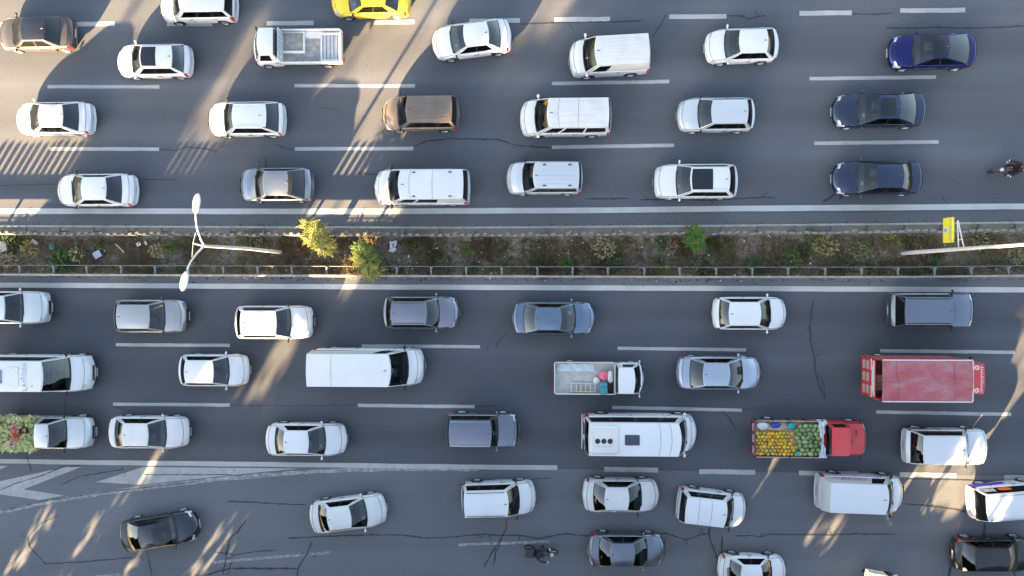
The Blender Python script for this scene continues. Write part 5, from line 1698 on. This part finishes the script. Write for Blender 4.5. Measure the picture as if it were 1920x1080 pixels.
def small_tree(label, base, tops, mats, n_leaf, leafL, R_, spread=1.0, cat='tree', name='young_tree'):
    root = tag(empty(name, base), label, cat)
    tk = MB(); b = MB()
    for k in range(len(tops)):
        t = Vector(tops[k])
        tk.tube([(0, 0, -.05), (t.x * .3, t.y * .3, t.z * .45), (t.x * .75, t.y * .75, t.z * .85), (t.x, t.y, t.z)], [.05, .035, .02, .008], 6)
    for k in range(n_leaf):
        t = Vector(rnd.choice(tops)); q = rnd.uniform(.45, 1.0)
        c = t * q
        # fronds: rows of leaflets along a drooping rib
        a = rnd.uniform(0, 6.283)
        d = Vector((math.cos(a), math.sin(a), rnd.uniform(.0, .9))).normalized()
        fl = R_ * rnd.uniform(.55, 1.1) * spread
        mi = rnd.randrange(len(mats))
        for j in range(9):
            u = j / 9
            p = c + d * fl * u - Vector((0, 0, fl * .35 * u * u))
            for s in (1, -1):
                side = d.cross(Vector((0, 0, 1))).normalized() * s
                leaf_blade(b, p, (d * .65 + side + Vector((0, 0, .12))), leafL * (1.15 - .7 * u) * rnd.uniform(.8, 1.2), leafL * .17, .3, mi)
        leaf_blade(b, c + d * fl * .95 - Vector((0, 0, fl * .33)), d, leafL, leafL * .16, .3, mi)
    tk.build('trunk', BARKM, root, smooth=60)
    b.build('crown', mats, root)
    return root


BARKM = plain('bark_thin', (.13, .10, .07), .9, var=.3, scale=9)
LY = leafy('leaf_yellow', [(.3, (.28, .27, .06)), (.7, (.46, .42, .12))], 3, .35)
LG = leafy('leaf_green', [(.3, (.05, .12, .02)), (.7, (.12, .22, .045))], 3, .3)
LG2 = leafy('leaf_midgreen', [(.3, (.10, .135, .04)), (.7, (.20, .22, .075))], 3, .3)
LDK = leafy('leaf_dark', [(.3, (.035, .065, .035)), (.7, (.07, .115, .06))], 3, .2)
LOR = leafy('leaf_orange', [(.3, (.22, .12, .05)), (.7, (.36, .21, .09))], 3, .3)
bb = G(618, 453)
small_tree('small tree with yellow-green fronds lit by the sun, left of the pair', bb, [(.0, .35, 2.6), (-.3, .75, 2.5), (.15, -.15, 2.3), (.4, -.45, 2.0), (-.45, .15, 2.4)], [LY, LY, LY, LG2], 260, .19, .60)
bb = G(705, 492)
small_tree('small tree with yellow and dark green fronds leaning over the lower guardrail', bb, [(-.3, .75, 2.3), (-.1, .4, 2.6), (.0, -.1, 2.5), (.1, -.5, 2.2), (-.25, .1, 2.4), (.3, -.6, 1.7)], [LY, LY, LG2, LG], 290, .19, .62)
bb = G(1292, 452)
small_tree('bushy bright green shrub over the upper guardrail right of the middle', bb, [(.0, .55, 1.7), (-.3, .3, 1.6), (.3, .1, 1.7), (.1, -.3, 1.4), (.35, -.25, 1.3), (-.2, -.1, 1.6)], [LG, LG, LG, LG2], 210, .15, .46, name='shrub', cat='shrub')


def shrub(label, px, py, r, h, mats, n, leafL, cat='shrub', upright=.6):
    p = G(px, py); p.z = .04
    root = tag(empty('shrub', p), label, cat, 'weeds and shrubs on the central reservation')
    b = MB(); st = MB()
    for k in range(n):
        a = rnd.uniform(0, 6.283); q = math.sqrt(rnd.random()) * r
        z = h * rnd.uniform(.15, 1.0) * (1 - .5 * (q / r) ** 2)
        c = Vector((math.cos(a) * q, math.sin(a) * q * .85, z))
        d = Vector((math.cos(a) + rnd.gauss(0, .6), math.sin(a) + rnd.gauss(0, .6), rnd.uniform(0, 2 * upright)))
        leaf_blade(b, c, d, leafL * rnd.uniform(.6, 1.3), leafL * rnd.uniform(.12, .28), .25, rnd.randrange(len(mats)))
    for k in range(7):
        a = rnd.uniform(0, 6.28); st.tube([(0, 0, -.04), (math.cos(a) * r * .4, math.sin(a) * r * .4, h * .5), (math.cos(a) * r * .8, math.sin(a) * r * .8, h * .8)], .012, 4)
    b.build('foliage', mats, root); st.build('stem', BARKM, root)
    return root


SH = [('dark green weed patch at the left end under the blade row', 26, 447, .62, .4, [LDK, LG], 420, .15), ('yellow-green weed clump right of the grey slab', 62, 466, .62, .45, [LY, LG2, G_STRAW], 420, .16),
      ('clump of long green grass hanging over the lower guardrail at left', 122, 490, .55, .5, [LG, LDK], 300, .42), ('pale straw-green tuft left of the blue-grey board', 150, 478, .45, .45, [LG2, G_STRAW], 300, .25),
      ('sprawling green weed above the lamp post foot', 472, 452, .85, .35, [LG2, G_OLIVE], 420, .18), ('orange-brown dry shrub between the two small trees and the blade row', 698, 448, .55, .45, [LOR, LOR, G_STRAW], 420, .14),
      ('white-flecked green weed right of the white bag', 785, 462, .42, .3, [LG2, LG], 220, .15), ('round green weed under the silver minivan', 874, 466, .40, .35, [LG, LG2], 280, .14),
      ('small green weed at the lower guardrail left of the middle', 1016, 499, .30, .3, [LG, LDK], 180, .14), ('dark green tuft right of the middle at the lower rail', 1064, 493, .32, .35, [LG], 200, .16),
      ('grey-green weed near the blade row at the middle', 1020, 451, .50, .3, [LDK, G_OLIVE], 260, .13), ('leafy dark green weed on the lower rail below the bushy shrub', 1160, 499, .62, .4, [LDK, LG], 420, .14),
      ('yellow weed beside a lower rail post', 1246, 506, .30, .3, [LY], 170, .14), ('blue-green leafy weed left of the bushy shrub', 1237, 452, .34, .3, [LDK], 220, .12),
      ('reddish dry weed left of the bushy shrub', 1262, 463, .45, .3, [LOR, G_DRY], 260, .13), ('big dark leafy shrub leaning over the lower guardrail', 1413, 497, .72, .55, [LDK, LDK, LG], 600, .14),
      ('green weed with a dark gap at the blade row right of the bushy shrub', 1522, 442, .55, .35, [LG, LG2], 380, .15), ('straw-yellow grass clump in the middle of the reservation', 1545, 460, .80, .4, [G_STRAW, LY, LG2], 520, .2),
      ('yellow-green clump left of the sign lamp post', 1668, 450, .50, .35, [LY, LG2], 340, .16), ('sprawling green grass below the straw-yellow clump', 1480, 488, .75, .35, [LG2, LG], 460, .18),
      ('dark green shrub with red tips at the lower guardrail below the sign', 1742, 497, .52, .6, [LDK, LDK, LG], 420, .15), ('red-leaved tuft above the dark shrub below the sign', 1736, 486, .25, .45, [LOR], 120, .12),
      ('olive weed in the middle between straw clump and lamp post', 1612, 470, .70, .3, [G_OLIVE, LG2], 420, .18), ('pale weed right of the sign near the blade row', 1835, 446, .60, .3, [LG2, G_STRAW], 340, .16),
      ('straw tuft left of the street lamp arms', 300, 470, .55, .35, [G_STRAW, G_OLIVE], 320, .2), ('green tuft under the street lamp arm', 322, 466, .45, .35, [LG2, LG], 260, .2),
      ('green tuft spilling under the lower guardrail at far left', 340, 504, .3, .3, [LG, LDK], 150, .15), ('olive grass clump at the right end of the reservation', 1900, 480, .6, .3, [G_OLIVE, G_STRAW], 340, .18),
      ('brown dry weed at the far left edge', 20, 488, .6, .3, [G_STRAW, G_DRY], 300, .18), ('straw clump below the middle of the reservation', 1130, 465, .8, .35, [G_STRAW, G_OLIVE], 420, .2)]
for a in SH:
    a = list(a); a[3] *= .80; a[6] = int(a[6] * .42)
    shrub(*a)

# ------------------------------------------------------------------ litter on the reservation
def litter(name, label, cat, px, py, z, mt, sx, sy, sz, rz, b=.01):
    p = G(px, py); p.z = z + soil_z(p)
    o = empty(name, p, rz)
    tag(o, label, cat)
    m = MB()
    n = 4
    m.box(-sx / 2, sx / 2, -sy / 2, sy / 2, 0, sz, b=min(b, sz * .6))
    m.build('slab' if cat != 'bag' else 'film', mt, o, rot=(rnd.uniform(-.12, .12), rnd.uniform(-.12, .12), 0))
    return o
litter('concrete_slab', 'grey concrete slab at the left edge of the reservation', 'slab', 6, 463, .06, plain('slab_grey', (.34, .34, .34), .9), .75, .62, .10, .15)
litter('board', 'blue-grey square board lying between weeds', 'board', 187, 477.5, .16, plain('board_bluegrey', (.42, .46, .52), .6), .42, .40, .03, .55)
litter('board', 'small white board left of the street lamp', 'board', 263, 458, .14, plain('board_white', (.62, .63, .62), .6), .26, .22, .025, .5)
litter('board', 'small pinkish board beside the white one', 'board', 277, 456, .14, plain('board_pink', (.52, .42, .38), .6), .13, .22, .025, .35)
litter('stick', 'pale stick lying slantwise left of the white board', 'stick', 229, 465.5, .16, plain('stick_pale', (.55, .50, .38), .7), .68, .06, .05, -.75)
litter('concrete_piece', 'pale broken slab piece among yellow-green weeds', 'slab', 70, 454, .12, plain('slab_pale', (.45, .45, .43), .9), .40, .18, .06, -.5)
o = litter('plastic_bag', 'dark teal bag lying in the grass', 'bag', 104, 463, .08, plain('bag_teal2', (.01, .14, .10), .5), .05, .05, .03, 0)
MB().blob((0, 0, .08), (.20, .19, .10), 10, jit=.15).build('bag_body', plain('bag_teal2', (0, 0, 0)), o, smooth=50)
o = litter('plastic_bag', 'crumpled white bag on the grass right of the two small trees', 'bag', 738, 461, .08, BEDWHITE, .04, .04, .03, 0)
for (x, y, sx, sy, rz) in ((.0, -.22, .22, .12, .3), (-.10, .05, .09, .24, .1), (.14, .12, .08, .20, -.3), (.02, .20, .14, .06, .4)):
    MB().blob((0, 0, .05), (sx, sy, .06), 10, jit=.22).build('fold', plain('bag_white', (.66, .66, .70), .5, var=.1), o, smooth=40, loc=(x, y, .03), rot=(0, 0, rz))
# ------------------------------------------------------------------ roadside trees south of the slip road: unseen row placed to shade most of the motorway
LEAF_T = leafy('leaf_tree', [(0.3, (0.03, 0.055, 0.018)), (0.7, (0.075, 0.11, 0.035))], 1.0, 0.15)
BARK = plain('bark', (0.10, 0.075, 0.055), 0.9, var=0.35, scale=8)
TAN = math.tan(SUN_EL); SX = 0.53 / 0.848
YP = -26.0
# (x from, x to, height from, height to, share of leaves kept): openings cut in the crowns to place the sun patches
GAPS = [(-80, -48.7, 6.0, 40, .0), (-49, -46.6, 6.0, 7.9, .0), (-48.5, -46.4, 8.95, 40, .02), (-46.4, -45.4, 9.2, 40, .12), (-41.2, -38.6, 7.3, 9.2, .26),
        (-34.9, -33.2, 7.8, 40, .06), (-33.2, -30.2, 7.8, 40, .015), (-31.4, -28.3, 6.85, 7.9, .02), (-31.4, -26.4, 5.9, 6.95, .02),
        (-26.6, -23.8, 9.0, 40, .04), (-28.6, -27.5, 4.4, 5.4, .06), (11.2, 14.6, 4.0, 5.4, .08), (10.8, 15.2, 3.0, 4.0, .06), (-27.2, -26.2, 5.7, 6.2, .1),
        (-36.05, -35.82, 2.1, 2.9, .0), (-35.5, -35.4, 2.2, 2.6, .0), (-32.75, -32.57, 2.2, 2.9, .0), (-31.75, -31.42, 3.2, 3.8, .0), (-25.6, -25.38, 2.1, 2.7, .0), (-24.8, -24.5, 2.1, 2.75, .0), (-24.0, -23.8, 2.1, 2.6, .0), (-29.15, -28.98, 2.1, 2.8, .0),
        (2.9, 3.3, 3.3, 3.9, .0), (7.5, 7.8, 2.6, 3.0, .0), (8.4, 8.8, 2.6, 3.0, .02), (14.6, 15.6, 4.4, 5.6, .05)]
GAPS += [(-30.2, -29.3, 8.0, 8.8, .03), (-27.5, -26.6, 7.6, 8.3, .05)]
HS = TAN / .1926                                  # the gaps were laid out for a sun at 10.9 degrees
GAPS = [(a, b_, c * HS, d * HS, k) for (a, b_, c, d, k) in GAPS]
n_tree = 0
x0 = -48.6
while x0 < 46:
    wdt = rnd.uniform(3.6, 4.6)
    x1 = x0 + wdt
    top = rnd.uniform(11.6, 13.2) * HS
    root = empty('shade_caster_tree', ((x0 + x1) / 2, YP, 0))
    tag(root, 'tall dense tree in the unseen shading row beside the slip road', 'tree', 'unseen shading trees in the row beside the slip road')
    o = root.location
    t = MB()
    t.tube([(0, 0, -.1), (.05, 0, 1.5), (-.05, .05, 4), (.02, 0, 8), (0, 0, top - 1.2)], [.22, .19, .15, .10, .03], 7)
    for k in range(9):
        h = rnd.uniform(1.6, top - 2.5); a = rnd.uniform(0, 6.28); l = rnd.uniform(.8, 1.8)
        t.tube([(0, 0, h), (math.cos(a) * l * .5, math.sin(a) * l * .4, h + .5), (math.cos(a) * l, math.sin(a) * l * .7, h + 1.2)], [.07, .045, .015], 5)
    t.build('trunk', BARK, root)
    b = MB()
    n = int(wdt * top * 58)
    for k in range(n):
        xo = rnd.uniform(x0 - .1, x1 + .1); ho = 1.6 + (top - 1.6) * rnd.random()
        if ho > top - 1.0 and rnd.random() < .5: continue
        keep = 1.0
        for (a0, a1, h0, h1, kp) in GAPS:
            if a0 < xo < a1 and h0 < ho < h1: keep = min(keep, kp)
        if rnd.random() > keep: continue
        dy = max(-1.6, min(1.6, rnd.gauss(0, .75)))
        P = Vector((xo + dy * SX - o.x, dy, ho - dy / 0.848 * TAN))        # slide along the sunbeam through that spot
        near = any(a0 - .6 < xo < a1 + .6 and h0 - .3 < ho < h1 + .3 for (a0, a1, h0, h1, kp) in GAPS)
        s = rnd.uniform(.16, .30) if near else rnd.uniform(.38, .55)
        u = Vector((rnd.gauss(0, 1), rnd.gauss(0, 1), rnd.gauss(0, 1))).normalized()
        v = u.orthogonal().normalized(); v.rotate(Matrix.Rotation(rnd.uniform(0, 6.28), 3, u))
        w = u.cross(v)
        b.add([P + v * s, P + w * s * .6 + u * .05, P - v * s, P - w * s * .6 + u * .05], [(0, 1, 2, 3)])
    b.build('crown', LEAF_T, root)
    x0 = x1
